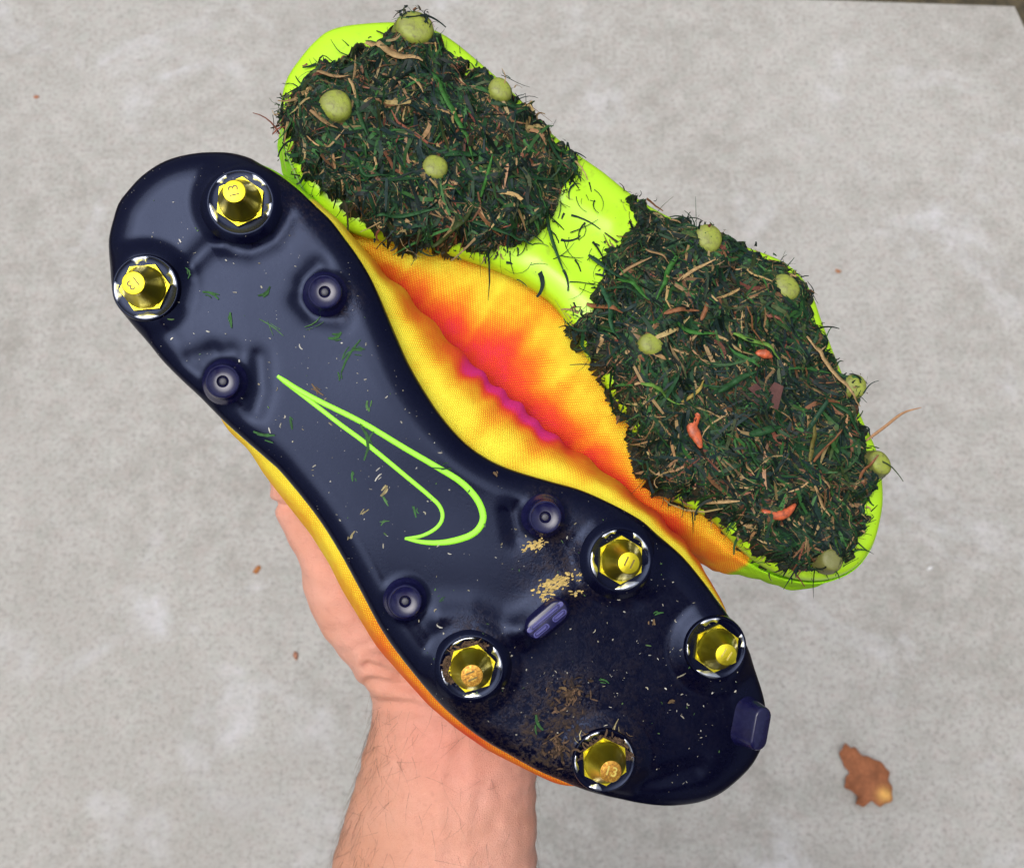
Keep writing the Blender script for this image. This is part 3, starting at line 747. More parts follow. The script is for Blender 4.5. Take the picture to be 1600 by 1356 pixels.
def clippings():
    P = fa.LL([c[0] for c in CLIP]); k = 0.000224
    a0 = fa.L(900, 700) - fa.L(800, 700); rot = math.atan2(a0[1], a0[0])
    ln = np.array([c[1] for c in CLIP]) * k; an = rot - np.array([R(c[2]) for c in CLIP]); wd = np.array([c[3] for c in CLIP]) * k * 0.55
    CC = np.array([[0.5, 0.48, 0.42], [0.3, 0.25, 0.17], [0.15, 0.095, 0.045], [0.035, 0.115, 0.03], [0.07, 0.17, 0.05], [0.36, 0.30, 0.15]])
    col = CC[[c[4] for c in CLIP]]
    P2 = np.repeat(P, 3, 0) + rng.normal(0, 0.0009, (len(P) * 3, 2)); P2[::3] = P
    an2 = np.repeat(an, 3) + rng.normal(0, 0.35, len(P2)); an2[::3] = an
    f = np.tile([1, 0.55, 0.4], len(P)); ln2 = np.repeat(ln, 3) * f; wd2 = np.repeat(wd, 3) * np.tile([1, 0.6, 0.5], len(P))
    o = link('grass_clippings', flat_bits(P2, an2, ln2, wd2, np.repeat(col, 3, 0) * rng.uniform(0.7, 1.3, (len(P2), 1)), h_a, 0.0005, 'grass_clippings', M['debris']), mw=fa.M)
    tag(o, 'short green and straw grass clippings stuck to the navy sole', 'grass', kind='stuff')
    # pale scuffs of dry turf paste
    Q, W_ = [], []
    for (cx, cy), n, sx, sy, aa in (((832, 853), 50, 10, 4, -10), ((870, 911), 150, 17, 5, -22), ((855, 930), 16, 7, 5, -40), ((895, 926), 5, 6, 3, 0), ((905, 925), 4, 3, 2, 0)):
        for _ in range(n):
            x, y = rng.normal(0, sx), rng.normal(0, sy); c_, s_ = math.cos(R(aa)), math.sin(R(aa)); Q.append((cx + x * c_ - y * s_, cy + x * s_ + y * c_))
    P = fa.LL(Q); n = len(P)
    o = link('dried_paste', flat_bits(P, rot + R(25) + rng.normal(0, 0.4, n), rng.uniform(0.0004, 0.0018, n), rng.uniform(0.0003, 0.0009, n), np.array([[0.62, 0.45, 0.15]]) * rng.uniform(0.7, 1.15, (n, 1)), h_a, 0.00035, 'dried_paste', M['debris']), mw=fa.M)
    tag(o, 'crumbly pale tan scuffs beside the navy blade stud', 'debris', kind='stuff')
    # soil packed round two studs
    Q = []
    for (cx, cy), r, a0_, a1_, n in (((737, 1044), 38, 150, 300, 150), ((945, 1190), 36, 190, 350, 170), ((870, 1165), 24, 0, 360, 46), ((890, 1085), 28, 0, 360, 60)):
        for _ in range(n):
            a = R(rng.uniform(a0_, a1_)); rr_ = r + rng.normal(0, 4) if a1_ - a0_ < 359 else abs(rng.normal(0, r * 0.7)); Q.append((cx + rr_ * math.cos(a), cy + rr_ * math.sin(a)))
    P = fa.LL(Q); n = len(P)
    hz = lambda u, v: h_a(u, v)
    o = link('soil_crumbs', flat_bits(P, rng.uniform(0, 6.28, n), rng.uniform(0.0006, 0.0034, n), rng.uniform(0.0003, 0.0010, n), np.array([[0.065, 0.038, 0.021]]) * rng.uniform(0.4, 2.2, (n, 1)), hz, 0.0012, 'soil_crumbs', M['debris']), mw=fa.M)
    tag(o, 'brown soil crumbs packed round two yellow studs', 'soil', kind='stuff')
clippings()

# ---- boot B: sole caked with grass ------------------------------------------------
OUT_B = [(560,40),(517,49),(491,68),(469,94),(452,120),(443,150),(440,182),(444,214),(454,246),(476,290),(512,330),(553,358),(615,374),(680,384),(752,405),(796,420),(837,442),(870,468),(893,500),
         (918,545),(945,590),(963,618),(985,655),(1003,690),(1022,735),(1043,770),(1080,790),(1117,810),(1148,842),(1182,872),(1222,894),(1265,904),(1302,901),(1337,884),(1362,852),(1374,812),(1378,770),
         (1370,712),(1345,655),(1312,580),(1285,510),(1262,450),(1225,412),(1160,385),(1100,362),(1040,334),(985,297),(945,266),(905,240),(860,207),(810,155),(755,105),(690,55),(630,38)]
TILT_B = R(-21) if sR > 0 else R(21)
fb = Frame((478, 80), (1350, 890), 0.462, (925, 480), TILT_B)
B = Boot(fb, OUT_B)
lb = fb.L
def h_b(u, v):
    e = segdist(u, v, B.poly); x = xfrac(B, u)
    q = 1 - np.clip(e / 0.008, 0, 1)
    h = -0.0045 * (1 - np.sqrt(np.clip(1 - q * q * 0.94, 0, 1)))
    h = h - 0.004 * sm(0.74, 1.0, x) ** 2 - 0.0035 * np.exp(-((x - 0.42) / 0.10) ** 2)
    for t in RB: h = h + 0.0016 * np.exp(-(segdist(u, v, t, False) / 0.0050) ** 2)
    return h
RB = [fb.LL(p) for p in ([(890, 300), (960, 340)], [(850, 400), (930, 470)])]
boot_b = link('football_boot', None, mw=fb.M)
tag(boot_b, 'football boot with lime sole caked in matted grass, lying behind the clean boot', 'football boot', 'pair of football boots')
me, VB = sheet(B, h_b, 50, [(0.0006, -0.0020), (0.0006, -0.0045), (-0.0008, -0.0060)], 'outsole', M['lime'])
tag(link('outsole', me, boot_b), 'lime plastic sole plate mostly hidden under grass')
HB = 0.062
xB = xfrac(B, B.O[:, 0]); sLft = -sR
CON = [(x - 9, y + 9) if 460 < x < 1030 else (x, y) for x, y in [(455,285),(500,345),(560,405),(590,436),(640,492),(690,543),(730,583),(780,632),(840,682),(890,722),(950,768),(1000,805),(1040,840),(1075,862),(1117,885),(1166,902),(1215,914),(1262,922)]]
bB = np.where(B.side == sLft, bulge(B, CON, sLft, 0.006 + 0.4 * HB, 0.0004), 0.003 * sm(0.15, 0.35, xB) * sm(0.75, 0.5, xB) + 0.0008)
bB = np.maximum(bB, 0.0027 * sm(0.78, 0.88, xB))
bB = np.convolve(np.pad(bB, 6, 'wrap'), np.ones(13) / 13, 'valid')
def wr_b(u, side, q):
    x = xfrac(B, u); amp = np.exp(-((q - 0.52) / 0.16) ** 2)
    big = 0.0016 * np.sin(u * 2 * np.pi / 0.022 + 2 * np.sin(u * 45)) * sm(0.2, 0.35, x) * sm(0.86, 0.78, x)
    return np.where(side == sLft, amp * (big + 0.0010 * snoise(u, q * 0.06, 55, 21) + 0.0005 * snoise(u, q * 0.09, 130, 25) - 0.0012 * np.exp(-((x - 0.47 - 0.25 * (q - 0.4)) / 0.010) ** 2) - 0.0010 * np.exp(-((x - 0.60 - 0.3 * (q - 0.4)) / 0.008) ** 2) - 0.0009 * np.exp(-((x - 0.36 + 0.2 * (q - 0.4)) / 0.008) ** 2)), 0)
def dye_b(u, side, q, v, z):
    x = xfrac(B, u)
    dp = sm(0.20, 0.38, q + 0.012 * snoise(u, q * 0.05, 60, 13))
    t = 0.15 + 0.05 * snoise(u, q * 0.06, 26, 22) + 0.04 * snoise(u, q * 0.08, 90, 23)
    t = t + 0.16 * sm(0.28, 0.14, x)                              # orange at the heel end
    t = t + 0.58 * dp * sm(0.20, 0.30, x) * sm(0.86, 0.74, x)     # red along the lower side
    t = t + 0.12 * sm(0.62, 0.70, x) - 0.14 * np.exp(-((x - 0.285) / 0.006) ** 2) - 0.12 * np.exp(-((x - 0.405 - 0.1 * (q - 0.3)) / 0.006) ** 2)
    t = t + 0.10 * np.exp(-((x - 0.52) / 0.12) ** 2) * sm(0.36, 0.5, q)
    return np.clip(np.where(side == sLft, np.minimum(t, 0.66), 0.03), 0, 1)
def lime_b(u, side, q, row):
    x = xfrac(B, u)
    L_ = np.where(side == sLft, 1 - sm(0.10, 0.16, x) + sm(0.865, 0.91, x), 1 - sm(0.05, 0.1, x) + sm(0.62, 0.68, x)); return np.clip(L_, 0, 1)
me, _ = upper_mesh(B, VB[-B.NK:], bB, HB * (1 - 0.5 * sm(0.80, 1.0, xB)), wr_b, dye_b, lime_b, 'upper')
tag(link('upper', me, boot_b), 'wrinkled knitted upper in yellow, orange and red')
collar(B, HB, boot_b)

STUD_B = [((650, 38), 31, 0.0120, 'B heel'), ((525, 160), 25, 0.0125, ''), ((783, 136), 22, 0.0125, ''), ((681, 258), 23, 0.0125, ''), ((1110, 370), 24, 0.0120, ''), ((1233, 446), 24, 0.0125, ''), ((1020, 536), 22, 0.0120, ''),
          ((1338, 602), 22, 0.0112, ''), ((1379, 722), 21, 0.0105, ''), ((1302, 874), 19, 0.0065, '')]
SBL = ['large muddy heel stud at the top', 'muddy stud at the rounded heel edge', 'muddy heel stud by the far edge', 'muddy stud in the middle of the heel', 'muddy stud behind the forefoot', 'muddy forefoot stud near the far edge',
       'muddy stud beside the orange knit', 'muddy stud poking out at the side', 'lime stud at the outer toe edge', 'lime stud buried at the toe']
SPOS = []
sb_prof = [(0.0078, -0.002), (0.0074, 0.002), (0.0069, 0.006), (0.0063, 0.0095), (0.0059, 0.0110), (0.0052, 0.0119), (0.0040, 0.0124), (0.0020, 0.0127), (0.0008, 0.0128)]
for i, ((x, y), r, h, _) in enumerate(STUD_B):
    p = lb(x, y, h); SPOS.append((p[0], p[1]))
    k = r / 24 * 0.86
    V, Fc = lathe([(a * k, b_ * h / 0.0128) for a, b_ in sb_prof], 32)
    V = [(a * (1.02 + 0.08 * math.sin(i * 1.7)) + 0.0002 * math.sin(500 * b_ + i), b_ * (0.95 + 0.07 * math.sin(i * 2.1)) + 0.0002 * math.sin(430 * a + 2 * i), c - 0.06 * a * math.sin(i * 3.3) - 0.05 * b_ * math.cos(i * 2.3)) for a, b_, c in V]
    z = float(h_b(np.array([p[0]]), np.array([p[1]]))[0]); z = max(z, -0.003)
    tag(link('stud', mesh('stud', V, Fc, M['mudstud']), boot_b, Matrix.Translation((p[0], p[1], 0))), SBL[i])
SPOS = np.array(SPOS)

HEEL_P = [(605,45),(640,22),(690,58),(760,115),(800,132),(828,168),(870,207),(912,246),(903,272),(878,292),(870,322),(850,352),(812,372),(755,382),(690,378),(640,376),(608,362),(562,338),(530,310),(492,285),
          (467,250),(449,212),(443,170),(456,132),(482,105),(515,90),(556,76),(575,55)]
FORE_P = [(985,292),(1060,332),(1110,352),(1160,370),(1232,408),(1268,442),(1284,500),(1314,575),(1342,622),(1362,690),(1384,745),(1370,800),(1354,832),(1338,876),(1300,884),(1240,888),(1195,864),(1150,820),(1105,790),
          (1050,770),(1020,740),(1005,690),(987,640),(957,590),(930,542),(902,505),(922,470),(947,430),(942,395),(967,370),(1000,345)]
def clump_fn(px):
    poly = cr(fb.LL(px, 0.006), 90, True)
    def h(u, v):
        e = sdist(u, v, poly); e = e + 0.0026 * snoise(u, v, 90, 31) + 0.0010 * snoise(u, v, 260, 32)
        rise = np.clip(e / 0.0085, 0, 1); rise = np.sqrt(np.clip(1 - (1 - rise) ** 2, 0, 1))
        t = 0.0078 + 0.0021 * snoise(u, v, 30, 33) + 0.0024 * snoise(u, v, 70, 34) + 0.0006 * snoise(u, v, 180, 35)
        ds = np.full(np.shape(u), 9.0)
        for a, b_ in SPOS: ds = np.minimum(ds, np.hypot(u - a, v - b_))
        t = t * (1 - np.exp(-(ds / 0.009) ** 2)) + 0.0113 * np.exp(-(ds / 0.009) ** 2)
        do = sdist(u, v, B.poly[::3]); h_ = np.where(do > 0, np.maximum(h_b(u, v), -0.004), -0.0040 + np.maximum(do, -0.012) * 1.1)
        return np.where(e > 0, h_ - 0.0008 + rise * t, h_ - 0.002 + np.maximum(e, -0.006) * 2.0)
    return poly, h
# palette: dark wet green, blue-green, mid green, olive, straw, brown, reddish
PAL = np.array([[0.005, 0.012, 0.008], [0.009, 0.022, 0.020], [0.012, 0.042, 0.016], [0.030, 0.100, 0.024], [0.040, 0.060, 0.020], [0.30, 0.20, 0.09], [0.14, 0.065, 0.03], [0.17, 0.055, 0.035], [0.03, 0.024, 0.014]])
def blades(n, poly, hf, lnr, wdr, probs, lift, name_seed, margin, up=0.25, along=None, free=0.015):
    P = in_poly(poly, n, margin)
    S = 5; ln = rng.uniform(*lnr, n); wd = rng.uniform(*wdr, n); a0 = rng.uniform(0, 2 * np.pi, n); cu = rng.normal(0, 0.9, n)
    if along is not None: a0 = np.where(rng.uniform(size=n) < 0.55, along + rng.normal(0, 0.5, n), a0)
    eps = 0.0006; e0 = sdist(P[:, 0], P[:, 1], poly)
    gx = sdist(P[:, 0] + eps, P[:, 1], poly) - e0; gy = sdist(P[:, 0], P[:, 1] + eps, poly) - e0
    ln = np.where(rng.uniform(size=n) > free, np.minimum(ln, np.maximum(e0, 0) * 0.85 + 0.0018), ln)
    tang = np.arctan2(gy, gx) + np.pi / 2 * np.where(rng.uniform(size=n) < 0.5, 1, -1)
    a0 = np.where(e0 < 0.006, tang + rng.normal(0, 0.45, n), a0); up = up * np.clip(e0 / 0.008, 0.15, 1)
    rise0 = rng.normal(0, 1, n) * up; rise1 = rng.normal(0, 1, n) * up;  roll = rng.normal(0, 0.35, n); li = rng.uniform(*lift, n)
    V = np.zeros((n, S, 2, 3)); x, y = P[:, 0].copy(), P[:, 1].copy(); first = None
    z0 = None
    for i in range(S):
        t = i / (S - 1); a = a0 + cu * (t - 0.5)
        if i: x = x + np.cos(a) * ln / (S - 1); y = y + np.sin(a) * ln / (S - 1)
        z = hf(x, y)
        z0 = z if z0 is None else np.maximum(z, z0 - 0.0040); z = z0
        z = z + li + np.abs(rise0) * ln * 0.5 * (1 - t) ** 2 + np.abs(rise1) * ln * 0.5 * t ** 2
        wv = wd * (0.55 + 0.45 * math.sin(math.pi * min(1, t + 0.15))) * (1 if i < S - 1 else 0.35)
        nx, ny = -np.sin(a), np.cos(a)
        for j, sg in enumerate((-0.5, 0.5)):
            V[:, i, j, 0] = x + nx * wv * sg * np.cos(roll); V[:, i, j, 1] = y + ny * wv * sg * np.cos(roll); V[:, i, j, 2] = z + wv * sg * np.sin(roll)
    base = np.arange(n)[:, None] * (S * 2)
    q = np.array([[i * 2, i * 2 + 1, i * 2 + 3, i * 2 + 2] for i in range(S - 1)])
    Fc = (base[:, :, None] + q[None]).reshape(-1, 4)
    # colour patches: browner and greener zones
    pr = np.array(probs, float); pr /= pr.sum(); idx = rng.choice(len(PAL), n, p=pr)
    zone = snoise(P[:, 0], P[:, 1], 34, 55)
    brown = (zone > 0.95) & (rng.uniform(size=n) < 0.30); idx = np.where(brown, rng.choice([6, 7, 8, 5, 8], n), idx)
    col = PAL[idx] * rng.uniform(0.6, 1.45, (n, 1)) * rng.uniform(0.9, 1.1, (n, 3))
    return V.reshape(-1, 3), Fc, np.repeat(col, S * 2, 0)
def clump(px, dens, label, ang):
    poly, hf = clump_fn(px); lo, hi = poly.min(0) - 0.004, poly.max(0) + 0.004
    st = 0.0008; xs, ys = np.arange(lo[0], hi[0], st), np.arange(lo[1], hi[1], st)
    X, Y = np.meshgrid(xs, ys, indexing='ij'); e = sdist(X.ravel(), Y.ravel(), poly).reshape(X.shape)
    Z = hf(X.ravel(), Y.ravel()).reshape(X.shape) + 0.00035 * snoise(X, Y, 420, 41) + 0.0003 * snoise(X, Y, 800, 42)
    nx, ny = X.shape; V0 = np.c_[X.ravel(), Y.ravel(), Z.ravel()]
    ok = e > -0.0012; Fc0 = []
    for i in range(nx - 1):
        for j in range(ny - 1):
            if ok[i, j] and ok[i + 1, j] and ok[i, j + 1] and ok[i + 1, j + 1]: Fc0.append((i * ny + j, (i + 1) * ny + j, (i + 1) * ny + j + 1, i * ny + j + 1))
    parts = []
    ar = abs(0.5 * np.sum(poly[:, 0] * np.roll(poly[:, 1], -1) - np.roll(poly[:, 0], -1) * poly[:, 1])) * 1e4   # cm2
    N1, N2, N3 = int(dens * 80 * ar), int(dens * 60 * ar), int(dens * 26 * ar)
    #                                                     dk  bg  mid grn olv str brn red drk
    parts.append(blades(N1, poly, hf, (0.0015, 0.006), (0.00015, 0.0005), [28, 22, 24, 6, 10, 4, 2, 1, 10], (-0.0006, 0.0005), 1, 0.0003, 0.22))
    parts.append(blades(N2, poly, hf, (0.003, 0.012), (0.0003, 0.0011), [28, 26, 24, 6, 10, 6, 4, 1, 7], (-0.0005, 0.0005), 2, 0.0010, 0.05, ang))
    parts.append(blades(N3, poly, hf, (0.006, 0.019), (0.0006, 0.0019), [18, 30, 34, 10, 8, 7, 3, 1, 2], (-0.0001, 0.0010), 3, 0.002, 0.06, ang))
    parts.append(blades(int(dens * 85 * ar), poly, hf, (0.0015, 0.008), (0.00008, 0.00026), [18, 14, 20, 10, 16, 12, 5, 2, 6], (-0.0002, 0.0008), 4, 0.0006, 0.15))
    parts.append(blades(int(dens * 1.6 * ar), poly, hf, (0.012, 0.028), (0.0006, 0.0013), [14, 26, 34, 18, 8, 10, 2, 0, 1], (0.0001, 0.0010), 5, 0.002, 0.03, ang, 0.3))
    V, Fc, C = [V0], [np.array(Fc0)], [np.tile([[0.012, 0.02, 0.012]], (len(V0), 1))]; off = len(V0); nb = len(Fc0)
    for v, f, c in parts: V.append(v); Fc.append(f + off); C.append(c); off += len(v)
    V = np.vstack(V); Fc = np.vstack(Fc); me = mesh('matted_grass', V, Fc, M['bits']); me.materials.append(M['mat'])
    me.polygons.foreach_set('material_index', np.r_[np.ones(nb, int), np.zeros(len(Fc) - nb, int)].astype(np.int32))
    cattr(me, 'tint', np.vstack(C))
    o = link('matted_grass', me, mw=fb.M); tag(o, label, 'grass', kind='stuff')
    return poly, hf
ax0 = fb.L(900, 480); a1 = fb.L(1000, 480) - ax0; ROTB = math.atan2(a1[1], a1[0])     # direction of photo-right in boot B's plane
heel_poly, heel_h = clump(HEEL_P, 1.0, 'dark matted grass caked on the heel of the lime sole', ROTB - R(60))
fore_poly, fore_h = clump(FORE_P, 1.0, 'dark matted grass caked on the forefoot of the lime sole', ROTB - R(55))

def on_b(u, v):
    """highest surface under a point of boot B"""
    r = np.full(np.shape(u), -0.02)
    for (a, b_), (_, rp, hs_, _l) in zip(SPOS, STUD_B):
        d = np.hypot(u - a, v - b_) / (0.0062 * rp / 24); r = np.maximum(r, np.where(d < 1.05, hs_ - 0.0003 - 0.0016 * d ** 4, -0.02))
    return np.maximum(r, np.maximum(np.maximum(heel_h(u, v), fore_h(u, v)), h_b(u, v)))

# loose wisps at the rims of the clumps and across the lime arch
def wisps():
    Pp, An, Ln, Wd, Cc = [], [], [], [], []
    for poly, n in ((heel_poly, 420), (fore_poly, 460)):
        wt_ = np.exp(1.3 * snoise(poly[:, 0], poly[:, 1], 45, 88)); i = rng.choice(len(poly), n, p=wt_ / wt_.sum()); nx = np.roll(poly, -1, 0)[i] - poly[i]; nn = np.arctan2(-nx[:, 0], nx[:, 1])
        a2 = 0.5 * np.sum(poly[:, 0] * np.roll(poly[:, 1], -1) - np.roll(poly[:, 0], -1) * poly[:, 1])
        if a2 < 0: nn = nn + np.pi
        p = poly[i] + rng.normal(0, 0.0018, (n, 2)); Pp.append(p); An.append(nn + rng.normal(0.5, 0.75, n) * np.where(rng.uniform(size=n) < 0.5, 1, -1)); Ln.append(np.where(rng.uniform(size=n) < 0.93, rng.gamma(1.6, 0.0016, n) + 0.001, rng.uniform(0.006, 0.014, n))); Wd.append(np.where(rng.uniform(size=n) < 0.72, rng.gamma(2, 0.00016, n) + 0.0001, rng.uniform(0.0005, 0.0013, n)))
        Cc.append(PAL[rng.choice(len(PAL), n, p=[0.3, 0.15, 0.12, 0.05, 0.12, 0.08, 0.06, 0.04, 0.08])])
    i = np.repeat(np.arange(len(SPOS)), 2); n = len(i); aa = rng.uniform(0, 6.28, n)       # strands lapping over the studs
    Pp.append(SPOS[i] + np.c_[np.cos(aa), np.sin(aa)] * rng.uniform(0.0056, 0.0085, n)[:, None]); An.append(aa + rng.normal(1.57, 0.35, n)); Ln.append(rng.uniform(0.002, 0.008, n)); Wd.append(rng.uniform(0.0002, 0.0008, n)); Cc.append(PAL[rng.choice([0, 1, 2, 8, 6, 4], n)])
    # the arch
    Q = [(880, 290), (870, 350), (900, 360), (840, 380), (920, 330), (890, 410), (910, 450), (830, 410), (930, 300), (860, 330), (880, 380), (925, 385), (905, 430), (800, 395), (780, 392)]
    n = 46; q = fb.LL([Q[k] for k in rng.integers(0, len(Q), n)]) + rng.normal(0, 0.003, (n, 2))
    Pp.append(q); An.append(ROTB - R(50) + rng.normal(0, 0.7, n)); Ln.append(rng.uniform(0.003, 0.013, n)); Wd.append(rng.gamma(2, 0.0003, n) + 0.0001); Cc.append(PAL[rng.choice([0, 1, 2, 2], n)])
    P, a0, ln, wd, col = np.vstack(Pp), np.concatenate(An), np.concatenate(Ln), np.concatenate(Wd), np.vstack(Cc)
    n = len(P); S = 6; V = np.zeros((n, S, 2, 3)); x, y = P[:, 0] - np.cos(a0) * ln * 0.35, P[:, 1] - np.sin(a0) * ln * 0.35; cu = rng.normal(0, 1.1, n); zl = None; lf = rng.uniform(0.0002, 0.0020, n); rs = rng.normal(0, 0.35, n)
    for i in range(S):
        t = i / (S - 1); a = a0 + cu * (t - 0.3)
        if i: x = x + np.cos(a) * ln / (S - 1); y = y + np.sin(a) * ln / (S - 1)
        z = np.maximum(on_b(x, y), -0.004); zl = z if zl is None else np.maximum(z, zl - 0.0012); z = zl + lf * 0.4 + rs * ln * t * t * 0.5
        wv = wd * (1 - 0.6 * t)
        for j, sg in enumerate((-0.5, 0.5)):
            V[:, i, j, 0] = x - np.sin(a) * wv * sg; V[:, i, j, 1] = y + np.cos(a) * wv * sg; V[:, i, j, 2] = z
    base = np.arange(n)[:, None] * (S * 2); q = np.array([[i * 2, i * 2 + 1, i * 2 + 3, i * 2 + 2] for i in range(S - 1)])
    me = mesh('grass_wisps', V.reshape(-1, 3), (base[:, :, None] + q[None]).reshape(-1, 4), M['bits']); cattr(me, 'tint', np.repeat(col * rng.uniform(0.7, 1.3, (n, 1)), S * 2, 0))
    tag(link('grass_wisps', me, mw=fb.M), 'fine dark grass wisps fringing the caked lime sole', 'grass', kind='stuff')
wisps()

# single blades, straws and fragments that stand out on the caked sole
def strip(path, wpx, col, lift, name, label, cat, group, tip=0.25, roll=0.3, hf=on_b, fr=fb, free=False):
    pts = cr(fr.LL(path, 0.009), 14); n = len(pts); t = np.gradient(pts, axis=0); t /= np.linalg.norm(t, axis=1)[:, None]; nn = np.stack([-t[:, 1], t[:, 0]], 1)
    wd = wpx * 0.000235 * np.interp(np.linspace(0, 1, n), [0, 0.15, 0.6, 1], [0.55, 1, 0.95, tip])
    z = hf(pts[:, 0], pts[:, 1]); k = np.convolve(np.pad(z, 2, 'edge'), np.ones(5) / 5, 'valid'); z = np.maximum(z, k) + lift
    if free: z = np.linspace(z[0], z[0] + 0.004, n)
    V = []
    for off, dz in ((-0.5, roll * 0.5), (0, -0.16), (0.5, roll * 0.2)):
        V.append(np.c_[pts + nn * (wd * off)[:, None], z + wd * dz])
    V.append(V[1] - [0, 0, 0.00025])
    V = np.vstack(V); Fc = []
    for a, b_ in ((0, 1), (1, 2), (2, 3), (3, 0)):
        Fc += [(a * n + i, a * n + i + 1, b_ * n + i + 1, b_ * n + i) for i in range(n - 1)]
    me = mesh(name, V, Fc, M['bits']); cattr(me, 'tint', np.tile([col], (len(V), 1)))
    return tag(link(name, me, mw=fr.M), label, cat, group)
G1, G2, G3 = (0.045, 0.16, 0.03), (0.022, 0.075, 0.026), (0.13, 0.26, 0.045)
ST, BR, TN = (0.42, 0.28, 0.13), (0.24, 0.10, 0.045), (0.30, 0.19, 0.09)
BL = [([(672, 118), (700, 165), (730, 215), (742, 245)], 11, G1, 'long bright green blade running down between the heel studs'),
      ([(695, 244), (740, 236), (792, 222)], 12, G2, 'green blade lying sideways beside the middle heel stud'),
      ([(555, 140), (562, 180), (575, 210)], 10, G2, 'dark green blade close beside the rounded heel stud'),
      ([(558, 240), (570, 275), (605, 275)], 7, G2, 'hooked green blade low on the heel clump'),
      ([(755, 300), (765, 260), (770, 240)], 7, G1, 'short green blade standing up right of the middle heel stud'),
      ([(740, 340), (800, 360), (840, 370)], 10, G2, 'green blade along the lower rim of the heel clump'),
      ([(680, 375), (720, 350), (742, 318)], 11, (0.045, 0.065, 0.02), 'olive blade slanting at the bottom of the heel clump'),
      ([(590, 335), (640, 332), (685, 327)], 9, G2, 'flat green blade at the lower left of the heel clump'),
      ([(860, 315), (872, 360), (890, 415)], 8, G2, 'dark blade crossing the bare lime arch lengthwise'),
      ([(1055, 402), (1040, 432), (1026, 468)], 11, G1, 'bright green blade above the stud beside the orange knit'),
      ([(944, 440), (955, 485), (966, 530)], 12, (0.03, 0.10, 0.045), 'broad green blade at the near edge of the forefoot clump'),
      ([(970, 430), (990, 448), (1013, 470)], 9, G1, 'green blade between the lime arch and the forefoot stud'),
      ([(1055, 508), (1085, 518), (1120, 519)], 10, G1, 'curved green blade right of the stud beside the orange knit'),
      ([(1150, 518), (1185, 535), (1218, 562)], 9, G3, 'pale yellow-green blade next to the small orange berry'),
      ([(1000, 600), (1035, 612), (1062, 632)], 8, G3, 'yellow-green stem below the stud beside the orange knit'),
      ([(1128, 610), (1155, 592), (1180, 582)], 13, G2, 'broad dark green blade left of the dark leaf scrap'),
      ([(1258, 675), (1275, 645), (1290, 615)], 10, (0.022, 0.065, 0.035), 'blue-green blade right of the dark leaf scrap'),
      ([(1292, 622), (1325, 645), (1350, 678)], 10, G2, 'green blade pointing to the side stud'),
      ([(1170, 680), (1200, 672), (1225, 665)], 16, G2, 'broad green blade in the middle of the forefoot clump'),
      ([(1165, 690), (1182, 715), (1198, 735)], 8, G2, 'narrow dark blade between the two orange slivers'),
      ([(1288, 810), (1302, 795), (1318, 815)], 8, G2, 'bent green blade near the toe end'),
      ([(930, 385), (955, 405), (985, 440)], 10, (0.02, 0.06, 0.03), 'dark blade spanning the lime arch to the forefoot')]
for p, wv, c, lab in BL: strip(p, wv * 0.78, c, 0.0016, 'grass_blade', lab, 'grass blade', 'single grass blades on the caked sole')
SW = [([(572, 55), (605, 78), (660, 98)], 14, ST, 'broad straw-coloured dry blade near the top heel stud'),
      ([(495, 107), (520, 113), (545, 116)], 7, TN, 'tan straw near the rounded heel rim'),
      ([(585, 245), (588, 258), (582, 270)], 5, ST, 'short pale straw low on the heel clump'),
      ([(484, 175), (505, 190), (528, 198)], 8, TN, 'tan straw under the left heel stud'),
      ([(545, 120), (553, 140), (556, 160)], 6, ST, 'straw leaning on the left heel stud'),
      ([(640, 120), (655, 140), (660, 150)], 7, ST, 'straw left of the long bright blade'),
      ([(1058, 440), (1085, 422), (1115, 408)], 7, ST, 'straight pale straw above the forefoot middle'),
      ([(973, 424), (990, 412), (1020, 400)], 6, TN, 'straw by the lime arch at the forefoot rim'),
      ([(1012, 386), (1030, 398), (1045, 412)], 5, TN, 'thin straw under the stud behind the forefoot'),
      ([(1035, 492), (1065, 487), (1092, 486)], 9, BR, 'reddish brown strip right of the green forefoot blades'),
      ([(1096, 500), (1103, 480), (1110, 462)], 9, BR, 'brown upright strip in the upper forefoot'),
      ([(925, 465), (950, 478), (975, 487)], 10, BR, 'brown flat strip beside the lime arch'),
      ([(1066, 628), (1090, 612), (1106, 590)], 7, (0.38, 0.28, 0.07), 'crooked yellow straw in the near forefoot'),
      ([(1262, 525), (1290, 560), (1325, 615), (1345, 635)], 9, ST, 'long straw running down to the side stud'),
      ([(1275, 720), (1292, 696), (1311, 673)], 7, BR, 'reddish straw in the right of the forefoot clump'),
      ([(1268, 720), (1270, 690), (1268, 655)], 9, (0.14, 0.12, 0.03), 'olive dry blade right of the forefoot middle'),
      ([(1270, 760), (1290, 785), (1302, 805)], 8, ST, 'straw near the toe end'),
      ([(1108, 782), (1130, 784), (1155, 783)], 7, ST, 'straw at the near rim beside the toe'),
      ([(1172, 722), (1183, 732), (1193, 742)], 6, ST, 'short straw above the covered bump'),
      ([(1345, 748), (1358, 725), (1368, 712)], 6, BR, 'brown straw near the outer toe stud')]
for p, wv, c, lab in SW: strip(p, wv * 0.8, c, 0.0016, 'dry_straw', lab, 'straw', 'dry straws on the caked sole')
strip([(1372, 682), (1400, 660), (1425, 640), (1452, 632)], 5, (0.40, 0.22, 0.11), 0.001, 'dry_straw', 'thin dry stalk sticking out over the concrete beside the toe', 'straw', 'dry straws on the caked sole', free=True)
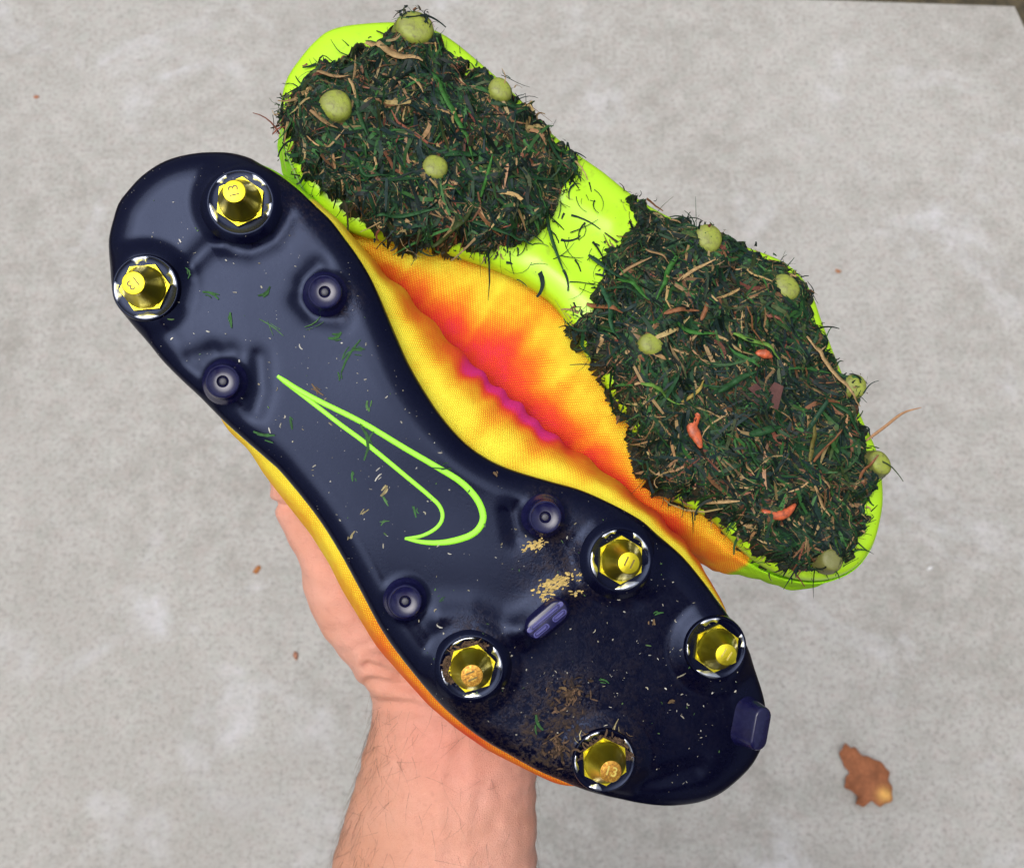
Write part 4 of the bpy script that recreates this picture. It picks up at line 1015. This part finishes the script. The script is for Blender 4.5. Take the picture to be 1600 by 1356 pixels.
# brown thatch flakes
def clump_top(u, v): return np.maximum(heel_h(u, v), fore_h(u, v))
def flakes():
    C = [((700, 285), 55, 16), ((690, 310), 45, 12), ((665, 260), 20, 10), ((575, 125), 30, 12), ((650, 130), 30, 14), ((770, 190), 24, 10), ((830, 250), 30, 14), ((1080, 620), 30, 30), ((1040, 760), 60, 24), ((1200, 770), 70, 26), ((1330, 760), 50, 24), ((1140, 820), 60, 24), ((1300, 520), 20, 12), ((1010, 600), 30, 20), ((960, 570), 40, 14)]
    Q = []
    for (x, y), n, s_ in C:
        for _ in range(int(n * 0.42)): Q.append((x + rng.normal(0, s_ * 1.3), y + rng.normal(0, s_)))
    P = fb.LL(Q, 0.008); k = (np.maximum(sdist(P[:, 0], P[:, 1], heel_poly), sdist(P[:, 0], P[:, 1], fore_poly)) > 0.001); P = P[k]; n = len(P)
    col = np.array([[0.22, 0.085, 0.05], [0.27, 0.15, 0.075], [0.12, 0.055, 0.03], [0.38, 0.25, 0.12]])[rng.choice(4, n)] * rng.uniform(0.6, 1.2, (n, 1))
    me = flat_bits(P, rng.uniform(0, 6.28, n), rng.gamma(2.2, 0.0013, n) + 0.001, rng.gamma(2, 0.0003, n) + 0.0002, col, clump_top, 0.0007, 'thatch_flakes', M['bits'], rng.normal(0, 0.18, n))
    tag(link('thatch_flakes', me, mw=fb.M), 'reddish brown thatch flakes scattered over the caked grass', 'thatch', kind='stuff')
flakes()
# orange fruit slivers and a leaf scrap
def sliver(path, wpx, hgt, label, col=None):
    pts = cr(fb.LL(path, 0.010), 16); n = len(pts); t = np.gradient(pts, axis=0); t /= np.linalg.norm(t, axis=1)[:, None]; nn = np.stack([-t[:, 1], t[:, 0]], 1)
    z = np.mean(on_b(pts[:, 0], pts[:, 1])) + 0.0016; V = []; K = 10
    pr = np.sin(np.pi * np.linspace(0.06, 0.97, n)) ** 0.6 * wpx * 0.000235 / 2 * (1 + 0.05 * np.sin(np.arange(n) * 2.3 + wpx) + 0.05 * np.sin(np.arange(n) * 0.9)); hgt *= 0.6
    for i in range(n):
        for k in range(K):
            a = 2 * math.pi * k / K; V.append((*(pts[i] + nn[i] * pr[i] * math.cos(a)), z + hgt * (pr[i] / pr.max()) * math.sin(a)))
    Fc = [(i * K + k, i * K + (k + 1) % K, (i + 1) * K + (k + 1) % K, (i + 1) * K + k) for i in range(n - 1) for k in range(K)] + [tuple(range(K)), tuple((n - 1) * K + k for k in range(K))]
    return tag(link('orange_sliver', mesh('orange_sliver', V, Fc, M['orange']), mw=fb.M), label, 'fruit scrap', 'orange slivers in the grass')
sliver([(1094, 645), (1084, 665), (1092, 683), (1098, 699)], 19, 0.0022, 'upright orange sliver in the near half of the forefoot grass')
sliver([(1192, 797), (1210, 805), (1230, 801), (1245, 787)], 16, 0.0022, 'curved orange sliver lying below the covered bump near the toe')
sliver([(1177, 555), (1190, 555), (1203, 560)], 15, 0.0026, 'small round orange scrap in the upper forefoot grass')
P = fb.LL([(1168, 607), (1182, 622), (1205, 635), (1216, 640), (1222, 605), (1210, 597), (1198, 612), (1180, 600)], 0.010); z = on_b(P[:, 0], P[:, 1]).mean() + 0.0022
V = [(*p_, z + 0.0012 * math.sin(i * 1.9)) for i, p_ in enumerate(P)]; c = (*P.mean(0), z - 0.0004)
V = V + [c] + [(a, b_, c_ - 0.0004) for a, b_, c_ in V]; n = len(P)
me = mesh('leaf_scrap', V, [(i, (i + 1) % n, n) for i in range(n)] + [(i, i + n + 1, (i + 1) % n + n + 1, (i + 1) % n) for i in range(n)], M['leaf'], False); cattr(me, 'tint', np.tile([[0.10, 0.045, 0.04]], (len(V), 1)))
tag(link('leaf_scrap', me, mw=fb.M), 'dark purplish brown leaf scrap in the middle of the forefoot grass', 'leaf')

# ------------------------------------------------------------------ hand and forearm
def H3(px, py, depth): return np.array(ray(px, py)) * depth
WR = H3(712, 1095, 0.518)
def tube(path, n=26, K=28, ref=(0, 0, 1.0)):
    """path rows: centre xyz, half width, half thickness; oriented with width across the view"""
    path = np.array(path, float); P = cr(path, n); t = np.gradient(P[:, :3], axis=0); t /= np.linalg.norm(t, axis=1)[:, None]
    V, Fc = [], []
    for i in range(n):
        x = np.cross(t[i], ref); x /= np.linalg.norm(x); z = np.cross(x, t[i])
        for k in range(K):
            a = 2 * math.pi * k / K; ca, sa = math.cos(a), math.sin(a)
            ex = 0.92
            V.append(P[i, :3] + x * P[i, 3] * math.copysign(abs(ca) ** ex, ca) + z * P[i, 4] * math.copysign(abs(sa) ** ex, sa))
    for i in range(n - 1):
        for k in range(K): Fc.append((i * K + k, i * K + (k + 1) % K, (i + 1) * K + (k + 1) % K, (i + 1) * K + k))
    for e in (0, n - 1):
        c = len(V); V.append(P[e, :3] + t[e] * (0.7 * P[e, 3] if e else -0.2 * P[e, 3]))
        for k in range(K):
            Fc.append((e * K + (k + 1) % K, e * K + k, c) if e == 0 else (e * K + k, e * K + (k + 1) % K, c))
    return V, Fc
def row(px, py, dep, hw, ht): return [*H3(px, py, dep), hw, ht]
S5 = 0.518 / F
pieces = [
 # forearm to palm
 [row(640, 1900, 0.545, 0.047, 0.042), row(655, 1620, 0.535, 0.0465, 0.039), row(676, 1400, 0.526, 166 * S5, 0.033), row(690, 1290, 0.522, 151 * S5, 0.030), row(704, 1190, 0.520, 137 * S5, 0.0265), row(711, 1105, 0.518, 129 * S5, 0.0235),
  row(706, 1040, 0.516, 128 * S5, 0.0225), row(690, 960, 0.515, 145 * S5, 0.020), row(676, 870, 0.515, 160 * S5, 0.017), row(672, 780, 0.515, 160 * S5, 0.015), row(690, 710, 0.517, 145 * S5, 0.013)],
 # ball of the thumb
 [row(640, 1060, 0.512, 0.014, 0.015), row(585, 985, 0.506, 0.0175, 0.017), row(545, 920, 0.500, 0.0175, 0.016), row(522, 870, 0.496, 0.0150, 0.014)],
 # thumb
 [row(548, 935, 0.500, 0.0150, 0.0140), row(513, 875, 0.494, 0.0118, 0.0118), row(490, 832, 0.491, 0.0105, 0.0105), row(471, 790, 0.489, 0.0106, 0.0105), row(456, 745, 0.488, 0.0100, 0.0095), row(452, 700, 0.488, 0.0070, 0.0065)],
 # index, middle, ring, little finger, curling under both boots
 [row(600, 760, 0.515, 0.0105, 0.0105), row(592, 660, 0.520, 0.0095, 0.0095), row(606, 580, 0.524, 0.0085, 0.0085), row(632, 520, 0.524, 0.0075, 0.0072)],
 [row(655, 745, 0.517, 0.0105, 0.0105), row(668, 630, 0.528, 0.0096, 0.0096), row(705, 540, 0.535, 0.0088, 0.0086), row(745, 480, 0.536, 0.0075, 0.0072)],
 [row(710, 750, 0.518, 0.0100, 0.0100), row(745, 640, 0.532, 0.0092, 0.0092), row(795, 565, 0.540, 0.0083, 0.0082), row(840, 520, 0.542, 0.0072, 0.0070)],
 [row(765, 790, 0.518, 0.0092, 0.0092), row(815, 710, 0.530, 0.0082, 0.0082), row(860, 655, 0.538, 0.0074, 0.0073), row(900, 622, 0.540, 0.0064, 0.0062)],
]
V, Fc = [], []
for pth in pieces:
    v, f = tube(pth); k = len(V); V += v; Fc += [tuple(i + k for i in q) for q in f]
V = np.array(V) - WR
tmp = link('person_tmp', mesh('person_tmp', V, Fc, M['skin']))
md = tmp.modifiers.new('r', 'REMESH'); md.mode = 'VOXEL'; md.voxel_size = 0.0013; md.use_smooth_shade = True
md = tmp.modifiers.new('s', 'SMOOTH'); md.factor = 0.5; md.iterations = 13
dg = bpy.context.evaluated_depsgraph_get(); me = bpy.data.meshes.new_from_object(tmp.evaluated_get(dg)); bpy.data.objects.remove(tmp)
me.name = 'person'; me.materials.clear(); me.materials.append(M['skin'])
co = np.zeros(len(me.vertices) * 3, np.float32); me.vertices.foreach_get('co', co); co = co.reshape(-1, 3).astype(float)
no = np.zeros(len(me.vertices) * 3, np.float32); me.vertices.foreach_get('normal', no); no = no.reshape(-1, 3).astype(float)
cx = co + WR; pxl = np.c_[800 + F * cx[:, 0] / -cx[:, 2], 678 - F * cx[:, 1] / -cx[:, 2]]
dsp = np.zeros(len(co))
front = no[:, 2] > -0.3
for pth, dep, sg in (([(575, 1040), (620, 1054), (690, 1070)], 0.0011, 7), ([(578, 1062), (640, 1072), (720, 1100)], 0.0010, 7), ([(590, 1098), (640, 1098), (700, 1112)], 0.0005, 6), ([(575, 1020), (600, 1025), (640, 1040)], 0.0005, 6),
                     ([(425, 788), (445, 792), (470, 782)], 0.0010, 6), ([(560, 1010), (590, 1000), (620, 1004)], 0.0003, 6)):
    d = segdist(pxl[:, 0], pxl[:, 1], np.array(pth, float), False); dep *= 1.9; dsp -= dep * np.exp(-(d / sg) ** 2) * front
    dsp += dep * 0.35 * np.exp(-((d - 2.2 * sg) / (1.3 * sg)) ** 2) * front
# tendons under the skin of the inner wrist, soft muscle relief
for x0, x1, a in ((690, 715, 0.0009), (735, 740, 0.0008)):
    d = segdist(pxl[:, 0], pxl[:, 1], np.array([(x0 - 10, 1420), (x0, 1200), (x1, 1100)], float), False); dsp += a * np.exp(-(d / 14) ** 2) * (no[:, 2] > 0)
dsp += 0.0005 * snoise(co[:, 0], co[:, 1], 28, 71) + 0.00025 * snoise(co[:, 0], co[:, 1], 90, 72)
co += no * dsp[:, None]
me.vertices.foreach_set('co', co.astype(np.float32).ravel())
fl = np.zeros(len(co))
for (x, y), r, k in (((690, 1170), 70, 0.75), ((510, 850), 60, 0.55), ((760, 1210), 60, 0.45), ((600, 1000), 70, 0.30), ((440, 790), 40, 0.5), ((650, 1110), 60, 0.35), ((560, 930), 60, 0.45)):
    fl += k * np.exp(-((pxl[:, 0] - x) ** 2 + (pxl[:, 1] - y) ** 2) / r ** 2)
fattr(me, 'flush', np.clip(fl, 0, 1))
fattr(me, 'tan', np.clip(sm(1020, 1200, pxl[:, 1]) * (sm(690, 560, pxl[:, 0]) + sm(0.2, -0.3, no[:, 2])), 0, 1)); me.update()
MP = MH @ Matrix.Translation(Vector(WR))
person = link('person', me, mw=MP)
tag(person, 'bare hairy forearm and hand reaching in from below, gripping both boots from behind', 'person')
# arm hair, thickest on the thumb side of the forearm
def arm_hair():
    vis = np.where((pxl[:, 1] > 1060) & (pxl[:, 1] < 1420) & (no[:, 2] > -0.35))[0]
    x = pxl[vis, 0]; left = np.interp(pxl[vis, 1], [1060, 1180, 1356, 1420], [580, 570, 522, 505]); right = 842
    side = 1.0 * np.exp(-((x - left) / 62) ** 2) + 0.16 * np.exp(-((x - left - 150) / 90) ** 2) + 0.30 * np.exp(-((x - right) / 12) ** 2)
    side *= sm(1060, 1130, pxl[vis, 1]); pick = rng.choice(vis, 460, p=side / side.sum())
    V, Fc = [], []
    for i in pick:
        p = co[i]; nrm = no[i]; ln = rng.uniform(0.005, 0.015); dirn = np.array([rng.normal(-0.25, 0.6), rng.normal(-0.75, 0.45), 0.0])
        dirn = dirn - nrm * (dirn @ nrm); dirn /= np.linalg.norm(dirn) + 1e-9
        sd_ = np.cross(dirn, nrm); bend = rng.normal(0, 0.35); k = len(V); wd = rng.uniform(0.000028, 0.00005)
        for j in range(5):
            t = j / 4; q = p + dirn * ln * t + nrm * ln * (0.30 * t - 0.14 * t * t) + sd_ * ln * bend * t * t
            w_ = wd * (1 - 0.8 * t); V += [q - sd_ * w_, q + sd_ * w_, q + nrm * w_ * 1.4]
        for j in range(4):
            for a, b_ in ((0, 1), (1, 2), (2, 0)): Fc.append((k + j * 3 + a, k + j * 3 + b_, k + j * 3 + 3 + b_, k + j * 3 + 3 + a))
    o = link('arm_hair', mesh('arm_hair', V, Fc, M['hair']), person); o['kind'] = 'stuff'
arm_hair()

# the rest of the photographer, who stands at the near side of the frame and is mirrored in the glossy sole
def garment(name, paths, mat, vox):
    V, Fc = [], []
    for pth in paths:
        v, f = tube(pth, 18, 20, (0, 1.0, 0.05)); k = len(V); V += v; Fc += [tuple(i + k for i in q) for q in f]
    t = link('garment_tmp', mesh(name, V, Fc, mat)); md = t.modifiers.new('r', 'REMESH'); md.mode = 'VOXEL'; md.voxel_size = vox; md.use_smooth_shade = True
    md = t.modifiers.new('s', 'SMOOTH'); md.factor = 0.5; md.iterations = 4
    me = bpy.data.meshes.new_from_object(t.evaluated_get(bpy.context.evaluated_depsgraph_get())); bpy.data.objects.remove(t); me.name = name
    me.materials.clear(); me.materials.append(mat)
    o = link(name, me, person); o.matrix_parent_inverse = MP.inverted(); return o
garment('shirt', [[(0, -.43, .84, .17, .115), (0, -.43, 1.05, .165, .115), (0, -.42, 1.25, .19, .125), (0, -.41, 1.38, .17, .10), (0, -.39, 1.45, .08, .07)],
                  [(-.16, -.40, 1.39, .06, .06), (-.19, -.34, 1.20, .055, .055), (-.12, -.22, .96, .05, .05), (-.085, -.185, .90, .048, .046)],
                  [(.16, -.40, 1.39, .06, .06), (.26, -.30, 1.22, .055, .055), (.25, -.20, 1.20, .05, .05), (.19, -.13, 1.36, .042, .042), (.14, -.08, 1.46, .036, .034)]], M['shirt'], 0.012)
garment('trousers', [[(-.09, -.43, .86, .10, .11), (-.10, -.42, .50, .075, .08), (-.11, -.44, .06, .06, .065)], [(.09, -.43, .86, .10, .11), (.10, -.42, .50, .075, .08), (.11, -.44, .06, .06, .065)]], M['trousers'], 0.014)
garment('head', [[(0, -.37, 1.42, .058, .058), (0, -.33, 1.52, .055, .06), (0, -.29, 1.575, .066, .085), (0, -.275, 1.65, .076, .098), (0, -.285, 1.72, .060, .078)], [(0, -.19, 1.60, .012, .012), (0, -.185, 1.63, .010, .012)]], M['skin'], 0.008)

# ------------------------------------------------------------------ leaf and crumbs on the concrete
def fallen_leaf():
    k = 160 / 1356
    px = [(350, 345), (410, 300), (470, 320), (540, 345), (620, 415), (700, 455), (790, 470), (880, 530), (960, 590), (985, 660), (990, 760), (1010, 840), (1025, 930), (990, 1020), (930, 1080), (860, 1085), (790, 1050), (760, 1010), (730, 1060), (650, 1085),
          (560, 1085), (540, 1070), (590, 1000), (560, 940), (480, 895), (415, 850), (405, 790), (440, 710), (465, 650), (420, 580), (375, 500), (350, 420)]
    W = [ground_point(1270 + x * k, 1130 + y * k) for x, y in px]; c = sum(W, Vector()) / len(W)
    O = cr(np.array([((p.x - c.x) * (1.06 if i_ % 2 else 0.97), (p.y - c.y) * (1.06 if i_ % 2 else 0.97)) for i_, p in enumerate(W)]), 128, True); V, Fc, T = [], [], []
    spot = ground_point(1270 + 920 * k, 1130 + 950 * k) - c
    rings = 12
    def z(x, y, r): return 0.003 + 0.004 * r ** 2 + 0.0035 * math.sin(70 * x + 1) * math.cos(60 * y) + 0.003 * math.sin(130 * x + 90 * y) * r + 0.002 * math.exp(-((x - spot.x) ** 2 + (y - spot.y) ** 2) / 0.012 ** 2)
    for s_ in (0, -0.0008):
        for i in range(rings):
            r = (i + 0.02) / (rings - 0.98)
            for p in O: V.append((p[0] * r, p[1] * r, z(p[0] * r, p[1] * r, r) + s_)); dd = math.hypot(p[0] * r - spot.x, p[1] * r - spot.y); f = math.exp(-(dd / 0.0075) ** 2); T.append([0.27 + 0.45 * f, 0.10 + 0.30 * f, 0.045 + 0.06 * f])
    n = len(O); tot = rings * n
    for i in range(rings - 1):
        for j in range(n):
            q = (i * n + j, (i + 1) * n + j, (i + 1) * n + (j + 1) % n, i * n + (j + 1) % n); Fc.append(q); Fc.append(tuple(a + tot for a in q[::-1]))
    for j in range(n): a, b_ = (rings - 1) * n + j, (rings - 1) * n + (j + 1) % n; Fc.append((a, a + tot, b_ + tot, b_))
    me = mesh('fallen_leaf', V, Fc, M['leaf']); cattr(me, 'tint', T)
    o = link('fallen_leaf', me, mw=Matrix.Translation((c.x, c.y, 0.0008))); tag(o, 'curled brown lobed leaf with a bright yellow patch lying on the concrete', 'leaf')
fallen_leaf()
CR = [((57, 152), 5, (0.40, 0.13, 0.05), 'tiny orange crumb on the concrete at the upper left'), ((402, 890), 8, (0.42, 0.17, 0.06), 'orange-brown crumb on the concrete left of the wrist'), ((462, 1024), 7, (0.40, 0.19, 0.12), 'pale pinkish crumb on the concrete beside the thumb base'),
      ((1309, 424), 6, (0.42, 0.20, 0.11), 'faint orange crumb on the concrete right of the caked boot'), ((1453, 888), 5, (0.75, 0.75, 0.74), 'small white chip on the concrete below the dry stalk')]
for i, ((x, y), s_, c, lab) in enumerate(CR):
    g = ground_point(x, y); k = s_ * 0.00060; r = np.random.default_rng(i); V, Fc = [], []
    for j, (rr_, z_) in enumerate(((1.0, 0.0), (0.9, 0.5), (0.4, 0.8))):
        for q in range(9): a = q * 2 * math.pi / 9; e = rr_ * k * (0.75 + 0.5 * r.uniform()); V.append((e * 1.3 * math.cos(a), e * 0.7 * math.sin(a), z_ * k))
    Fc = [(j * 9 + q, j * 9 + (q + 1) % 9, j * 9 + 9 + (q + 1) % 9, j * 9 + 9 + q) for j in range(2) for q in range(9)] + [tuple(18 + q for q in range(9))]
    me = mesh('crumb', V, Fc, M['leaf']); cattr(me, 'tint', np.tile([c], (len(V), 1)))
    tag(link('crumb', me, mw=Matrix.Translation((g.x, g.y, 0.0)) @ Matrix.Rotation(i * 0.9, 4, 'Z')), lab, 'crumb', 'crumbs on the concrete')
